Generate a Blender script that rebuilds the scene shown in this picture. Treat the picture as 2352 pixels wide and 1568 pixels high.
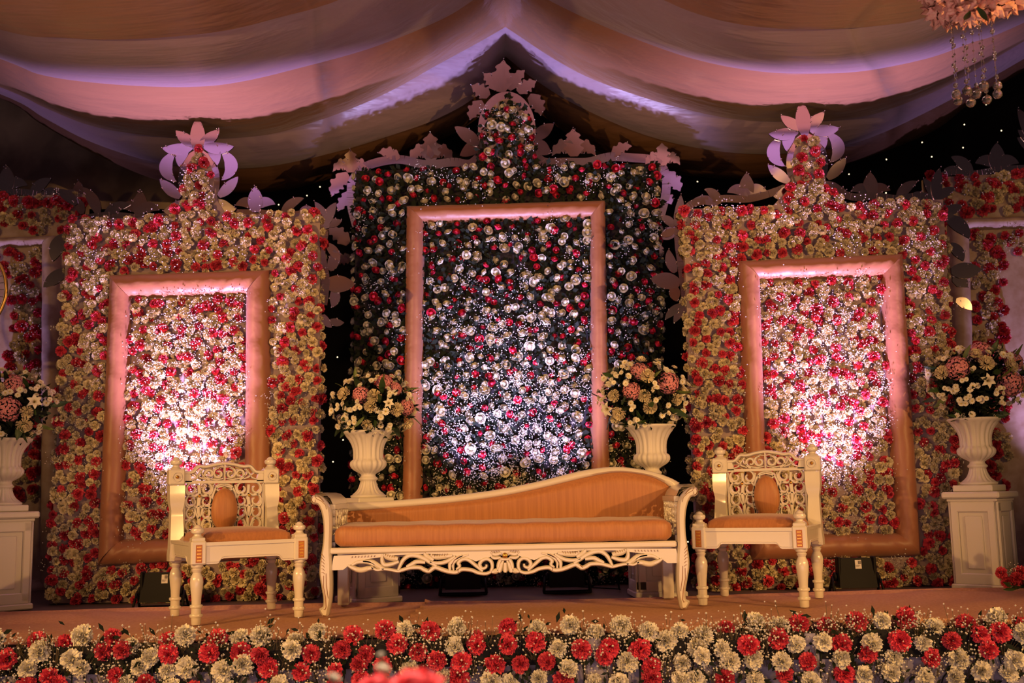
import bpy, math, random
import numpy as np
from mathutils import Vector, Matrix, Quaternion

for o in list(bpy.data.objects):
    bpy.data.objects.remove(o)
SC = bpy.context.scene
COL = SC.collection
R = random.Random(7)
PI = math.pi

# ------------------------------------------------------------------ camera
F, CX, CY = 2480.0, 1176.0, 784.0          # focal length in pixels of the 2352x1568 frame
ZS = 0.85                                   # stage top
CAM = Vector((0, 0, ZS + 0.716))
TH, ROLL = math.atan(346 / F), 0.021
_f = Vector((0, math.cos(TH), math.sin(TH)))
_r0 = Vector((1, 0, 0)); _u0 = Vector((0, -math.sin(TH), math.cos(TH)))
_r = math.cos(ROLL) * _r0 - math.sin(ROLL) * _u0
_u = math.sin(ROLL) * _r0 + math.cos(ROLL) * _u0
cam = bpy.data.cameras.new('camera'); camo = bpy.data.objects.new('camera', cam); COL.objects.link(camo)
M = Matrix.Identity(4)
for i in range(3):
    M[i][0] = _r[i]; M[i][1] = _u[i]; M[i][2] = -_f[i]; M[i][3] = CAM[i]
camo.matrix_world = M
cam.sensor_fit = 'HORIZONTAL'; cam.sensor_width = 36; cam.lens = F / 2352 * 36
cam.clip_start = .05; cam.clip_end = 60
cam.dof.use_dof = True; cam.dof.focus_distance = 6.3; cam.dof.aperture_fstop = 2.8
SC.camera = camo

def ray(px, py):
    return _f + _r * ((px - CX) / F) + _u * ((CY - py) / F)
def P(px, py, Y):                            # point on the upright plane at depth Y
    d = ray(px, py); return CAM + d * (Y / d.y)
def FL(px, py, z=ZS):                        # point on the level plane at height z
    d = ray(px, py); return CAM + d * ((z - CAM.z) / d.z)

# ------------------------------------------------------------------ world, lights, exposure
SC.view_settings.view_transform = 'Standard'; SC.view_settings.look = 'None'
SC.view_settings.gamma = 1; SC.view_settings.use_curve_mapping = False
SC.view_settings.exposure = 0.0
w = bpy.data.worlds.new('hall'); SC.world = w; w.use_nodes = True
w.node_tree.nodes['Background'].inputs[0].default_value = (.5, .30, .34, 1)
w.node_tree.nodes['Background'].inputs[1].default_value = 0.035
SC.cycles.max_bounces = 6; SC.cycles.diffuse_bounces = 2; SC.cycles.glossy_bounces = 4
SC.cycles.transmission_bounces = 6; SC.cycles.use_denoising = True
SC.cycles.caustics_reflective = False; SC.cycles.caustics_refractive = False

def spot(name, loc, to, power, color, deg, blend=.6, radius=.05):
    l = bpy.data.lights.new(name, 'SPOT'); l.energy = power; l.color = color
    l.spot_size = math.radians(deg); l.spot_blend = blend; l.shadow_soft_size = radius
    o = bpy.data.objects.new(name, l); COL.objects.link(o)
    o.location = loc; o.rotation_euler = (Vector(to) - Vector(loc)).to_track_quat('-Z', 'Y').to_euler()
    return o
def area(name, loc, to, power, color, sx, sy):
    l = bpy.data.lights.new(name, 'AREA'); l.energy = power; l.color = color
    l.shape = 'RECTANGLE'; l.size = sx; l.size_y = sy
    o = bpy.data.objects.new(name, l); COL.objects.link(o)
    o.location = loc; o.rotation_euler = (Vector(to) - Vector(loc)).to_track_quat('-Z', 'Y').to_euler()
    return o
AMBER = (1.0, .53, .165)
LAV = (.73, .47, 1.0)
spot('amber_wash_light', (-5.2, 2.0, 3.0), (-.6, 7.2, 2.2), 900, AMBER, 56, .9, .06)
spot('amber_wash_light', (5.2, 2.0, 2.9), (.6, 7.2, 2.2), 900, AMBER, 56, .9, .06)
for sx in (-1, 1): spot('garland_fill', (sx * 3.6, .6, 3.4), (sx * .9, 5.6, .8), 640, AMBER, 50, .9, .12)  # added amber pair, brightens the garland and the front of the carpet
area('hall_light', (0, -1.2, 3.3), (0, 7.5, 1.8), 13, (1, .46, .50), 3.5, 1.0)
area('canopy_fill', (0, 2.2, .6), (0, 6.5, 4.6), 50, (1, .66, .62), 5, 1.2)  # added upward fill that brightens the canopy, no fixture of the hall
# lamps of the floor up-lights (their black cases are built below)
UP = {'a': (371, 7.35), 'b': (1966, 7.35), 'c': (1064, 7.85), 'd': (1302, 7.85)}
def up_xyz(k, dz=.25):
    px, Y = UP[k]; p = P(px, 1345, Y); return Vector((p.x, p.y, ZS + dz))
spot('rose_fill_spot', (.6, .4, 3.6), (-.15, 1.55, 1.25), 620, (1, .72, .55), 24, .6, .08)  # added spot to brighten the roses on the flower stand
spot('chandelier_fill', (-1.2, .8, 2.0), (1.95, 4.5, 3.45), 75, (1, .66, .38), 22, .7, .08)  # added amber fill so blossoms and crystals do not stay dark
for sx in (-1, 1): spot('far_panel_fill', (sx * 5.6, 3.4, 3.4), (sx * 4.1, 9.2, 2.9), 190, AMBER, 34, .9, .08)  # invented amber spots lifting the panels farther back
def upspot(k, tx, ty, Yt, power, color, deg, blend):
    p = up_xyz(k, .28); p.y += .0
    spot('up_light_beam', p, P(tx, ty, Yt), power, color, deg, blend, .06)
upspot('a', 442, 650, 7.8, 900, LAV, 58, 1)
upspot('b', 1894, 650, 7.8, 900, LAV, 58, 1)
upspot('c', 1110, 760, 8.5, 500, (.56, .48, 1), 57, 1)
upspot('d', 1260, 790, 8.5, 440, (.60, .48, 1), 57, 1)
for sx in (-1, 1):
    spot('up_light_beam', (sx * 4.6, 8.8, ZS + .3), (sx * 4.5, 9.2, 3.2), 150, LAV, 56, 1, .04)

# ------------------------------------------------------------------ materials
def mat(name, col, rough=.6, metal=0, var=0, bump=None, spec=.5, stretch=(1, 1, 1), col2=None, cscale=8, trans=0, coat=0, emit=0, sheen=0):
    m = bpy.data.materials.new(name); m.use_nodes = True
    nt = m.node_tree; b = nt.nodes['Principled BSDF']; L = nt.links
    c4 = lambda c: (c[0], c[1], c[2], 1)
    b.inputs['Base Color'].default_value = c4(col); b.inputs['Roughness'].default_value = rough
    b.inputs['Metallic'].default_value = metal; b.inputs['Specular IOR Level'].default_value = spec
    if trans: b.inputs['Transmission Weight'].default_value = trans
    if coat: b.inputs['Coat Weight'].default_value = coat; b.inputs['Coat Roughness'].default_value = .12
    if sheen: b.inputs['Sheen Weight'].default_value = sheen
    if emit:
        b.inputs['Emission Color'].default_value = c4(col); b.inputs['Emission Strength'].default_value = emit
    src = None
    if col2 or bump:
        tc = nt.nodes.new('ShaderNodeTexCoord'); mp = nt.nodes.new('ShaderNodeMapping')
        mp.inputs['Scale'].default_value = stretch; L.new(tc.outputs['Object'], mp.inputs[0])
    if col2:
        n = nt.nodes.new('ShaderNodeTexNoise'); n.inputs['Scale'].default_value = cscale; n.inputs['Detail'].default_value = 4
        L.new(mp.outputs[0], n.inputs['Vector'])
        rp = nt.nodes.new('ShaderNodeValToRGB'); rp.color_ramp.elements[0].position = .38; rp.color_ramp.elements[1].position = .62
        rp.color_ramp.elements[0].color = c4(col); rp.color_ramp.elements[1].color = c4(col2)
        L.new(n.outputs['Fac'], rp.inputs[0]); src = rp.outputs[0]
    if var:
        oi = nt.nodes.new('ShaderNodeObjectInfo'); hs = nt.nodes.new('ShaderNodeHueSaturation')
        mr = nt.nodes.new('ShaderNodeMapRange'); mr.inputs['To Min'].default_value = 1 - var; mr.inputs['To Max'].default_value = 1 + var * .5
        L.new(oi.outputs['Random'], mr.inputs['Value']); L.new(mr.outputs[0], hs.inputs['Value'])
        if src: L.new(src, hs.inputs['Color'])
        else: hs.inputs['Color'].default_value = c4(col)
        src = hs.outputs[0]
    if src: L.new(src, b.inputs['Base Color'])
    if bump:
        n = nt.nodes.new('ShaderNodeTexNoise'); n.inputs['Scale'].default_value = bump[0]; n.inputs['Detail'].default_value = 3
        L.new(mp.outputs[0], n.inputs['Vector'])
        bp = nt.nodes.new('ShaderNodeBump'); bp.inputs['Strength'].default_value = bump[1]; bp.inputs['Distance'].default_value = bump[2]
        L.new(n.outputs['Fac'], bp.inputs['Height']); L.new(bp.outputs[0], b.inputs['Normal'])
    return m
MT = {}
MT['white_paint'] = mat('white_paint', (.68, .61, .51), .26, coat=.45, bump=(18, .12, .01))
MT['gold_line'] = mat('gold_line', (.30, .13, .04), .5)
MT['gold'] = mat('gold', (.75, .38, .08), .25, metal=.9)
MT['amber_inlay'] = mat('amber_inlay', (.45, .14, .03), .3)
MT['silk'] = mat('copper_silk', (.43, .17, .055), .5, bump=(60, .25, .004), stretch=(6, 6, .25), col2=(.37, .14, .045), cscale=14, sheen=.2)
MT['frame_satin'] = mat('copper_satin', (.39, .155, .075), .44, bump=(7, .35, .02), stretch=(1.2, 1.2, 1.2), sheen=.15)
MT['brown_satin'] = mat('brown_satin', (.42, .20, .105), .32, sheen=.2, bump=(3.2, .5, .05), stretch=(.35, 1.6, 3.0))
MT['brown_satin_shaded'] = mat('brown_satin_shaded', (.17, .085, .045), .45, bump=(3.2, .5, .05), stretch=(.35, 1.6, 3.0))  # same brown satin, shade of the unlit back stripe put into its colour
MT['mauve_satin'] = mat('mauve_satin', (.47, .34, .42), .32, sheen=.25, bump=(3.2, .5, .05), stretch=(.35, 1.6, 3.0))
MT['red_petal'] = mat('red_petal', (.70, .055, .09), .55, var=.25)
MT['cream_petal'] = mat('cream_petal', (.80, .67, .40), .55, var=.2)
MT['white_petal'] = mat('white_petal', (.84, .78, .60), .5, var=.12)
MT['rose_red'] = mat('rose_red', (.68, .032, .08), .42, var=.35)
MT['pink_petal'] = mat('pink_petal', (.70, .26, .28), .55, var=.15)
MT['hot_pink'] = mat('hot_pink_petal', (.90, .13, .14), .5, var=.08)
MT['blossom'] = mat('blush_blossom', (.84, .36, .31), .5, col2=(.90, .52, .40), cscale=9)
MT['yellow'] = mat('yellow_centre', (.60, .45, .08), .6)
MT['leaf'] = mat('leaf_green', (.035, .07, .02), .45, var=.3)
MT['leaf_light'] = mat('leaf_light', (.12, .17, .035), .45, var=.3)
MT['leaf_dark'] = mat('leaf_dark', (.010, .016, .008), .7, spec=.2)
MT['breath'] = mat('breath_white', (.80, .76, .66), .6)
MT['stem'] = mat('stem_brown', (.10, .07, .03), .7)
MT['board_cloth'] = mat('mauve_board_cloth', (.40, .29, .27), .8, bump=(30, .3, .004))
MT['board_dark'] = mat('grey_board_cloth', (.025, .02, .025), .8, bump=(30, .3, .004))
MT['damask'] = mat('damask_cloth', (.62, .48, .40), .6, col2=(.48, .33, .24), cscale=9, bump=(6, .4, .01))
MT['mirror'] = mat('mirror_acrylic', (.80, .68, .66), .13, metal=1, bump=(3, .05, .01))
MT['mirror_edge'] = mat('mirror_edge', (.9, .85, .8), .08, metal=1)
MT['glint_bead'] = mat('glint_bead', (.95, .92, .9), .10, metal=1)  # for added beads that stand in for glints off the mirror edges
MT['carpet'] = mat('tan_carpet', (.53, .275, .17), .9, col2=(.45, .215, .13), cscale=60, bump=(260, .5, .004))
MT['stage_wood'] = mat('stage_wood', (.12, .08, .06), .7)
MT['skirt'] = mat('lilac_cloth', (.30, .27, .36), .75, bump=(14, .4, .01))
MT['black_cloth'] = mat('black_cloth', (.006, .005, .005), .9)
MT['black_case'] = mat('black_case', (.006, .005, .005), .6, spec=.2)
MT['sticker'] = mat('white_sticker', (.8, .75, .68), .5)
MT['sticker_grey'] = mat('grey_print', (.25, .22, .2), .6)
MT['plaster'] = mat('white_plaster', (.68, .62, .54), .55, bump=(14, .1, .01))
MT['glass'] = mat('crystal_glass', (1, .90, .82), .02, trans=.93)
MT['hall_floor'] = mat('hall_floor', (.06, .035, .03), .7)
MT['fairy'] = mat('fairy_lamp', (1, .82, .5), .5, emit=3)
MT['side_cloth'] = mat('patterned_cloth', (.50, .37, .30), .6, col2=(.26, .19, .16), cscale=2.2, bump=(2, .5, .05))
MT['steel'] = mat('grey_steel', (.35, .33, .30), .35, metal=.8)
MT['brass_rim'] = mat('brass_rim', (.7, .42, .12), .3, metal=.7)

# ------------------------------------------------------------------ mesh builder
class MB:
    def __init__(s): s.v = []; s.f = []; s.m = []; s.mi = 0
    def add(s, vs, fs):
        n = len(s.v); s.v += [tuple(v) for v in vs]; s.f += [tuple(i + n for i in f) for f in fs]; s.m += [s.mi] * len(fs)
    def box(s, c, d, rz=0, bev=0):
        x, y, z = d[0] / 2, d[1] / 2, d[2] / 2
        ca, sa = math.cos(rz), math.sin(rz)
        if bev <= 0:
            vs = [(sx * x, sy * y, sz * z) for sx in (-1, 1) for sy in (-1, 1) for sz in (-1, 1)]
            fs = [(0, 1, 3, 2), (4, 6, 7, 5), (0, 4, 5, 1), (2, 3, 7, 6), (0, 2, 6, 4), (1, 5, 7, 3)]
        else:
            b = min(bev, x * .9, y * .9, z * .9); vs = []; 
            for sx in (-1, 1):
                for sy in (-1, 1):
                    for sz in (-1, 1):
                        vs += [(sx * x, sy * (y - b), sz * (z - b)), (sx * (x - b), sy * y, sz * (z - b)), (sx * (x - b), sy * (y - b), sz * z)]
            def I(sx, sy, sz, k): return (((sx > 0) * 2 + (sy > 0)) * 2 + (sz > 0)) * 3 + k
            fs = []
            for s1 in (-1, 1):
                q = [I(s1, -1, -1, 0), I(s1, 1, -1, 0), I(s1, 1, 1, 0), I(s1, -1, 1, 0)]; fs.append(q if s1 > 0 else q[::-1])
                q = [I(-1, s1, -1, 1), I(1, s1, -1, 1), I(1, s1, 1, 1), I(-1, s1, 1, 1)]; fs.append(q[::-1] if s1 > 0 else q)
                q = [I(-1, -1, s1, 2), I(1, -1, s1, 2), I(1, 1, s1, 2), I(-1, 1, s1, 2)]; fs.append(q if s1 > 0 else q[::-1])
                for s2 in (-1, 1):
                    fs.append([I(s1, s2, -1, 0), I(s1, s2, 1, 0), I(s1, s2, 1, 1), I(s1, s2, -1, 1)])
                    fs.append([I(s1, -1, s2, 0), I(s1, 1, s2, 0), I(s1, 1, s2, 2), I(s1, -1, s2, 2)])
                    fs.append([I(-1, s1, s2, 1), I(1, s1, s2, 1), I(1, s1, s2, 2), I(-1, s1, s2, 2)])
                    for s3 in (-1, 1): fs.append([I(s1, s2, s3, 0), I(s1, s2, s3, 1), I(s1, s2, s3, 2)])
        s.add([(c[0] + vx * ca - vy * sa, c[1] + vx * sa + vy * ca, c[2] + vz) for vx, vy, vz in vs], fs)
    def lathe(s, prof, seg=24, c=(0, 0, 0), mod=None, cap=True):
        n = len(prof); vs = []
        for (z, r) in prof:
            for k in range(seg):
                a = 2 * PI * k / seg; rr = r * (mod(z, a) if mod else 1)
                vs.append((c[0] + rr * math.cos(a), c[1] + rr * math.sin(a), c[2] + z))
        fs = [(i * seg + k, i * seg + (k + 1) % seg, (i + 1) * seg + (k + 1) % seg, (i + 1) * seg + k) for i in range(n - 1) for k in range(seg)]
        if cap: fs += [tuple(range(seg))[::-1], tuple((n - 1) * seg + k for k in range(seg))]
        s.add(vs, fs)
    def tube(s, pts, r, seg=6, closed=False):
        pts = [Vector(p) for p in pts]; n = len(pts); vs = []
        up = Vector((0, 0, 1))
        for i, p in enumerate(pts):
            t = (pts[(i + 1) % n if closed else min(i + 1, n - 1)] - pts[i - 1 if closed or i else 0]).normalized()
            a = t.cross(up); a = a.normalized() if a.length > .05 else t.cross(Vector((0, 1, 0))).normalized()
            b = a.cross(t); rr = r[i] if isinstance(r, (list, tuple)) else r
            for k in range(seg):
                q = 2 * PI * k / seg; vs.append(p + a * (rr * math.cos(q)) + b * (rr * math.sin(q)))
        m = n if closed else n - 1
        fs = [(i * seg + k, i * seg + (k + 1) % seg, ((i + 1) % n) * seg + (k + 1) % seg, ((i + 1) % n) * seg + k) for i in range(m) for k in range(seg)]
        if not closed: fs += [tuple(range(seg))[::-1], tuple((n - 1) * seg + k for k in range(seg))]
        s.add(vs, fs)
    def ribbon(s, pts, wd, yf, yb, taper=True):
        """carved scroll in the x-z plane: rounded front at y=yf, back at y=yb"""
        n = len(pts); vs = []
        for i, (x, z) in enumerate(pts):
            x0, z0 = pts[max(i - 1, 0)]; x1, z1 = pts[min(i + 1, n - 1)]
            dx, dz = x1 - x0, z1 - z0; l = math.hypot(dx, dz) or 1; nx, nz = -dz / l, dx / l
            t = i / (n - 1); h = wd / 2 * ((.55 + .45 * math.sin(PI * min(1, .12 + t * .88))) if taper else 1)
            ym = yf + (yb - yf) * .35
            for k, yy in ((-1, yb), (-1, ym), (-.45, yf), (.45, yf), (1, ym), (1, yb)): vs.append((x + nx * h * k, yy, z + nz * h * k))
        fs = [(i * 6 + k, i * 6 + (k + 1) % 6, i * 6 + 6 + (k + 1) % 6, i * 6 + 6 + k) for i in range(n - 1) for k in range(6)]
        fs += [tuple(range(6))[::-1], tuple((n - 1) * 6 + k for k in range(6))]
        s.add(vs, fs)
    def prism(s, poly, yf, yb):
        """outline (x,z) pushed from yf to yb"""
        n = len(poly); vs = [(x, yf, z) for x, z in poly] + [(x, yb, z) for x, z in poly]
        s.add(vs, [tuple(range(n)), tuple(range(n, 2 * n))[::-1]] + [(i, n + i, n + (i + 1) % n, (i + 1) % n) for i in range(n)])
    def grid(s, fn, nu, nv):
        s.add([fn(i / nu, j / nv) for j in range(nv + 1) for i in range(nu + 1)],
              [(j * (nu + 1) + i, j * (nu + 1) + i + 1, (j + 1) * (nu + 1) + i + 1, (j + 1) * (nu + 1) + i) for j in range(nv) for i in range(nu)])
    def mesh(s, name, mats, smooth=True, org=(0, 0, 0)):
        me = bpy.data.meshes.new(name)
        me.from_pydata([(v[0] - org[0], v[1] - org[1], v[2] - org[2]) for v in s.v], [], s.f)
        for m in (mats if isinstance(mats, (list, tuple)) else [mats]): me.materials.append(MT[m])
        if len(set(s.m)) > 1: me.polygons.foreach_set('material_index', s.m)
        if smooth: me.polygons.foreach_set('use_smooth', [True] * len(me.polygons))
        me.update(); return me
    def build(s, name, mats, parent=None, org=(0, 0, 0), smooth=True, angle=None):
        me = s.mesh(name, mats, smooth, org)
        if angle and smooth: me.set_sharp_from_angle(angle=math.radians(angle))
        return put(name, me, parent)

def put(name, me, parent=None, loc=None, rot=None, sc=None):
    o = bpy.data.objects.new(name, me); COL.objects.link(o)
    if parent: o.parent = parent
    if loc is not None: o.location = loc
    if rot is not None:
        o.rotation_mode = 'QUATERNION'; o.rotation_quaternion = rot
    if sc is not None: o.scale = (sc, sc, sc) if not isinstance(sc, tuple) else sc
    return o
def tag(o, label, cat, group=None, kind=None):
    if label: o['label'] = label
    if cat: o['category'] = cat
    if group: o['group'] = group
    if kind: o['kind'] = kind
    return o
def thing(name, loc, label, cat, group=None, rz=0):
    o = bpy.data.objects.new(name, None); COL.objects.link(o); o.location = loc; o.rotation_euler = (0, 0, rz)
    o.empty_display_size = .1
    return tag(o, label, cat, group)
def quat(d, spin=None):
    q = Vector(d).to_track_quat('Z', 'Y')
    return q @ Quaternion((0, 0, 1), R.uniform(0, 2 * PI) if spin is None else spin)
def smooth_line(pts, n):
    """Catmull-Rom through the points"""
    p = [Vector(q) for q in pts]; p = [p[0] * 2 - p[1]] + p + [p[-1] * 2 - p[-2]]; out = []
    m = len(p) - 3
    for k in range(n + 1):
        t = k / n * m; i = min(int(t), m - 1); t -= i
        a, b, c, d = p[i:i + 4]
        out.append(.5 * ((2 * b) + (c - a) * t + (2 * a - 5 * b + 4 * c - d) * t * t + (3 * b - a - 3 * c + d) * t ** 3))
    return out

# ------------------------------------------------------------------ flower meshes (axis +Z, unit radius)
def petal(mb, az, el, r0, r1, wd, rng, nu=3, nv=2, curl=.2, ruffle=.12, lift=0):
    d = Vector((math.cos(az) * math.sin(el), math.sin(az) * math.sin(el), math.cos(el)))
    t = Vector((-math.sin(az), math.cos(az), 0)); nrm = t.cross(d)
    ph = rng.uniform(0, 6)
    def fn(u, v):
        x = (u - .5) * wd * (.35 + .65 * v)
        L = r0 + (r1 - r0) * v
        L *= 1 - .22 * (2 * u - 1) ** 2 * v
        if v > .99: L += ((round(u * nu) % 2) - .5) * ruffle * .9
        off = curl * v * v + ruffle * math.sin(u * 9 + ph) * v + lift
        return d * L + t * x + nrm * off
    mb.grid(fn, nu, nv)
def carnation(seed, rings, nu, nv):
    rng = random.Random(seed); mb = MB()
    for (el, n, r1, wd) in rings:
        for k in range(n):
            petal(mb, 2 * PI * (k + rng.uniform(-.3, .3)) / n + el * 3, el + rng.uniform(-.12, .12), .12, r1 * rng.uniform(.85, 1.08), wd, rng, nu, nv, rng.uniform(-.25, .35), .17)
    return mb
def rose(seed, openness):
    rng = random.Random(seed); mb = MB(); o = openness
    mb.lathe([(-.45, .12), (-.25, .36), (.05, .46), (.32, .42), (.5, .30), (.58, .14), (.60, .02)], 10, mod=lambda z, a: 1 + .07 * math.sin(2 * a + z * 9))
    for ly, (n, r, top, lip) in enumerate(((3, .44, .70, .02), (4, .54, .66, .06), (5, .65, .58, .08 + .10 * o), (5, .74 + .06 * o, .44, .10 + .16 * o))):
        a0 = rng.uniform(0, 6)
        for k in range(n):
            a = a0 + 2 * PI * k / n; rr = r * rng.uniform(.95, 1.06); hh = top * rng.uniform(.92, 1.08)
            span = 2.7 * PI / n; tw = rng.uniform(-.05, .08)
            def fn(u, v):
                q = a + (u - .5) * span * (.55 + .45 * math.sin(v * PI * .75))
                rad = rr * (.30 + .70 * math.sin(min(1, v * 1.15) * PI / 2)) + lip * v ** 3 + tw * (u - .5)
                z = -.45 + (hh + .45) * v * (1 - (2 * u - 1) ** 2 * .20 * v) - lip * .5 * v ** 5
                return (rad * math.cos(q), rad * math.sin(q), z)
            mb.grid(fn, 5, 5)
    return mb
def hydrangea(seed):
    rng = random.Random(seed); mb = MB(); N = 120
    for i in range(N):
        z = 1 - 1.55 * (i + .5) / N; a = i * 2.39996; r = math.sqrt(max(0, 1 - z * z))
        d = Vector((r * math.cos(a), r * math.sin(a), z)); t = d.orthogonal().normalized(); b = d.cross(t)
        ro = rng.uniform(0, 6); c = d * rng.uniform(.82, .98); s = rng.uniform(.12, .175)
        for k in range(4):
            q = ro + k * PI / 2
            e = t * math.cos(q) + b * math.sin(q); g = t * math.cos(q + 1.57) + b * math.sin(q + 1.57)
            mb.add([c, c + e * s * .6 + g * s * .55 + d * .03, c + e * s * 1.15 + d * rng.uniform(-.02, .09), c + e * s * .6 - g * s * .55 + d * .03], [(0, 1, 2, 3)])
    mb.mi = 0
    return mb
def mum(seed):
    rng = random.Random(seed); mb = MB()
    for (el, n, r1, wd) in ((1.75, 15, 1.0, .24), (1.4, 15, 1.0, .23), (1.05, 13, .95, .22), (.72, 11, .88, .2), (.42, 8, .8, .18), (.15, 4, .74, .16)):
        for k in range(n): petal(mb, 2 * PI * (k + rng.uniform(-.2, .2)) / n + el * 5, el + rng.uniform(-.08, .08), .3, r1 * rng.uniform(.9, 1.05), wd, rng, 1, 3, -.22, .0)
    return mb
def daisy(seed):
    rng = random.Random(seed); mb = MB()
    for (el, n, r1) in ((1.5, 12, 1), (1.2, 10, .85)):
        for k in range(n): petal(mb, 2 * PI * k / n + el, el + rng.uniform(-.15, .15), .15, r1, .38, rng, 2, 2, .05, .02)
    mb.mi = 1
    mb.lathe([(-.02, .26), (.12, .24), (.2, .12), (.22, .02)], 8)
    return mb
def lily(seed):
    rng = random.Random(seed); mb = MB()
    for k in range(6):
        az = 2 * PI * k / 6
        def fn(u, v):
            L = v; rad = .1 + L * .95 * math.sin(min(1, v) * 1.35); z = .55 * math.sin(v * 2.2) - .15 * v * v * v
            wv = .30 * math.sin(PI * min(.97, .06 + v * .93)); x = (u - .5) * wv * 2
            return (rad * math.cos(az) - x * math.sin(az), rad * math.sin(az) + x * math.cos(az), z + .09 * (2 * u - 1) ** 2)
        mb.grid(fn, 2, 5)
    mb.mi = 1
    for k in range(6):
        az = k * 1.05; mb.tube([(0, 0, 0), (.15 * math.cos(az), .15 * math.sin(az), .5), (.22 * math.cos(az), .22 * math.sin(az), .62)], .025, 4)
    return mb
def leafm(seed, wd=.16, bend=.25):
    mb = MB()
    mb.grid(lambda u, v: ((u - .5) * 2 * wd * math.sin(PI * min(.98, .05 + v * .93)), bend * v * v - .04 * (1 - abs(2 * u - 1)), v), 2, 6)
    return mb
HI = ((1.6, 8, 1.0, 1.05), (1.32, 8, 1.0, 1.0), (1.02, 8, .97, .9), (.74, 7, .94, .8), (.46, 6, .9, .66), (.2, 4, .86, .5))
LO = ((1.5, 7, 1.0, 1.05), (1.1, 7, .98, .95), (.7, 6, .94, .8), (.3, 5, .9, .6))
ME = {}
for i in range(4):
    ME['rc_hi', i] = carnation(10 + i, HI, 6, 3).mesh('red_carnation', 'red_petal', False)
    ME['wc_hi', i] = carnation(20 + i, HI, 6, 3).mesh('white_carnation', 'white_petal', False)
    ME['rc', i] = carnation(30 + i, LO, 4, 2).mesh('red_carnation', 'red_petal', False)
    ME['wc', i] = carnation(40 + i, LO, 4, 2).mesh('cream_carnation', 'cream_petal', False)
    ME['rr', i] = rose(50 + i, (.25, .6, .9, .4)[i]).mesh('red_rose', 'rose_red')
    ME['wr', i] = rose(60 + i, (.35, .8, 1.0, .55)[i]).mesh('cream_rose', 'white_petal')
for i in range(3):
    ME['hyd', i] = hydrangea(70 + i).mesh('hydrangea', 'pink_petal', False)
    ME['mum', i] = mum(80 + i).mesh('chrysanthemum', 'cream_petal')
    ME['daisy', i] = daisy(90 + i).mesh('daisy', ['white_petal', 'yellow'])
ME['lily', 0] = lily(3).mesh('lily', ['white_petal', 'yellow'])
ME['leaf', 0] = leafm(1).mesh('leaf', 'leaf'); ME['leaf', 1] = leafm(2, .13, .4).mesh('leaf', 'leaf_light'); ME['leaf', 2] = leafm(3, .2, .1).mesh('leaf', 'leaf')

def join_mesh(name, items, mats):
    """items (mesh, matrix) -> one mesh, numpy"""
    VV = []; FV = []; LT = []; off = 0
    cache = {}
    for me, mx in items:
        if me.name not in cache:
            n = len(me.vertices); v = np.empty(n * 3, np.float32); me.vertices.foreach_get('co', v)
            li = np.empty(len(me.loops), np.int32); me.loops.foreach_get('vertex_index', li)
            lt = np.empty(len(me.polygons), np.int32); me.polygons.foreach_get('loop_total', lt)
            cache[me.name] = (v.reshape(-1, 3), li, lt)
        v, li, lt = cache[me.name]; m = np.array(mx)
        VV.append(v @ m[:3, :3].T + m[:3, 3]); FV.append(li + off); LT.append(lt); off += len(v)
    v = np.concatenate(VV); li = np.concatenate(FV); lt = np.concatenate(LT)
    me = bpy.data.meshes.new(name); me.vertices.add(len(v)); me.loops.add(len(li)); me.polygons.add(len(lt))
    me.vertices.foreach_set('co', v.astype(np.float32).ravel()); me.loops.foreach_set('vertex_index', li)
    me.polygons.foreach_set('loop_start', np.concatenate([[0], np.cumsum(lt)[:-1]]).astype(np.int32))
    for m in mats: me.materials.append(MT[m])
    me.update(calc_edges=True); return me

def inside(poly, x, z):
    c = False; n = len(poly)
    for i in range(n):
        x0, z0 = poly[i]; x1, z1 = poly[(i + 1) % n]
        if (z0 > z) != (z1 > z) and x < (x1 - x0) * (z - z0) / (z1 - z0) + x0: c = not c
    return c
def breath(rng, centres, nper, spread, rdot, dirf, name, parent, loc, stems=0):
    """baby's breath: tiny white florets on hair-thin stems, nobody could count them: one part"""
    mb = MB()
    oct_ = [(1, 0, 0), (-1, 0, 0), (0, 1, 0), (0, -1, 0), (0, 0, 1), (0, 0, -1)]
    fo = [(0, 2, 4), (2, 1, 4), (1, 3, 4), (3, 0, 4), (2, 0, 5), (1, 2, 5), (3, 1, 5), (0, 3, 5)]
    st = MB()
    for c in centres:
        for k in range(nper):
            p = Vector(c) + Vector((rng.gauss(0, spread), 0, rng.gauss(0, spread))) + dirf(rng)
            r = rdot * rng.uniform(.6, 1.25)
            mb.add([(p.x + a * r, p.y + b * r, p.z + cc * r) for a, b, cc in oct_], fo)
            if stems and rng.random() < stems:
                q = Vector(c) + Vector((rng.gauss(0, .01), .02, -.05)); s_ = .0011
                st.add([(q.x - s_, q.y, q.z), (q.x + s_, q.y, q.z), (p.x + s_, p.y, p.z), (p.x - s_, p.y, p.z)], [(0, 1, 2, 3)])
    o = mb.build(name, 'breath', parent, loc, smooth=False); o['kind'] = 'stuff'
    if st.v:
        o2 = st.build('flower_stems', 'stem', parent, loc, smooth=False); o2['kind'] = 'stuff'
    return o

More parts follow.
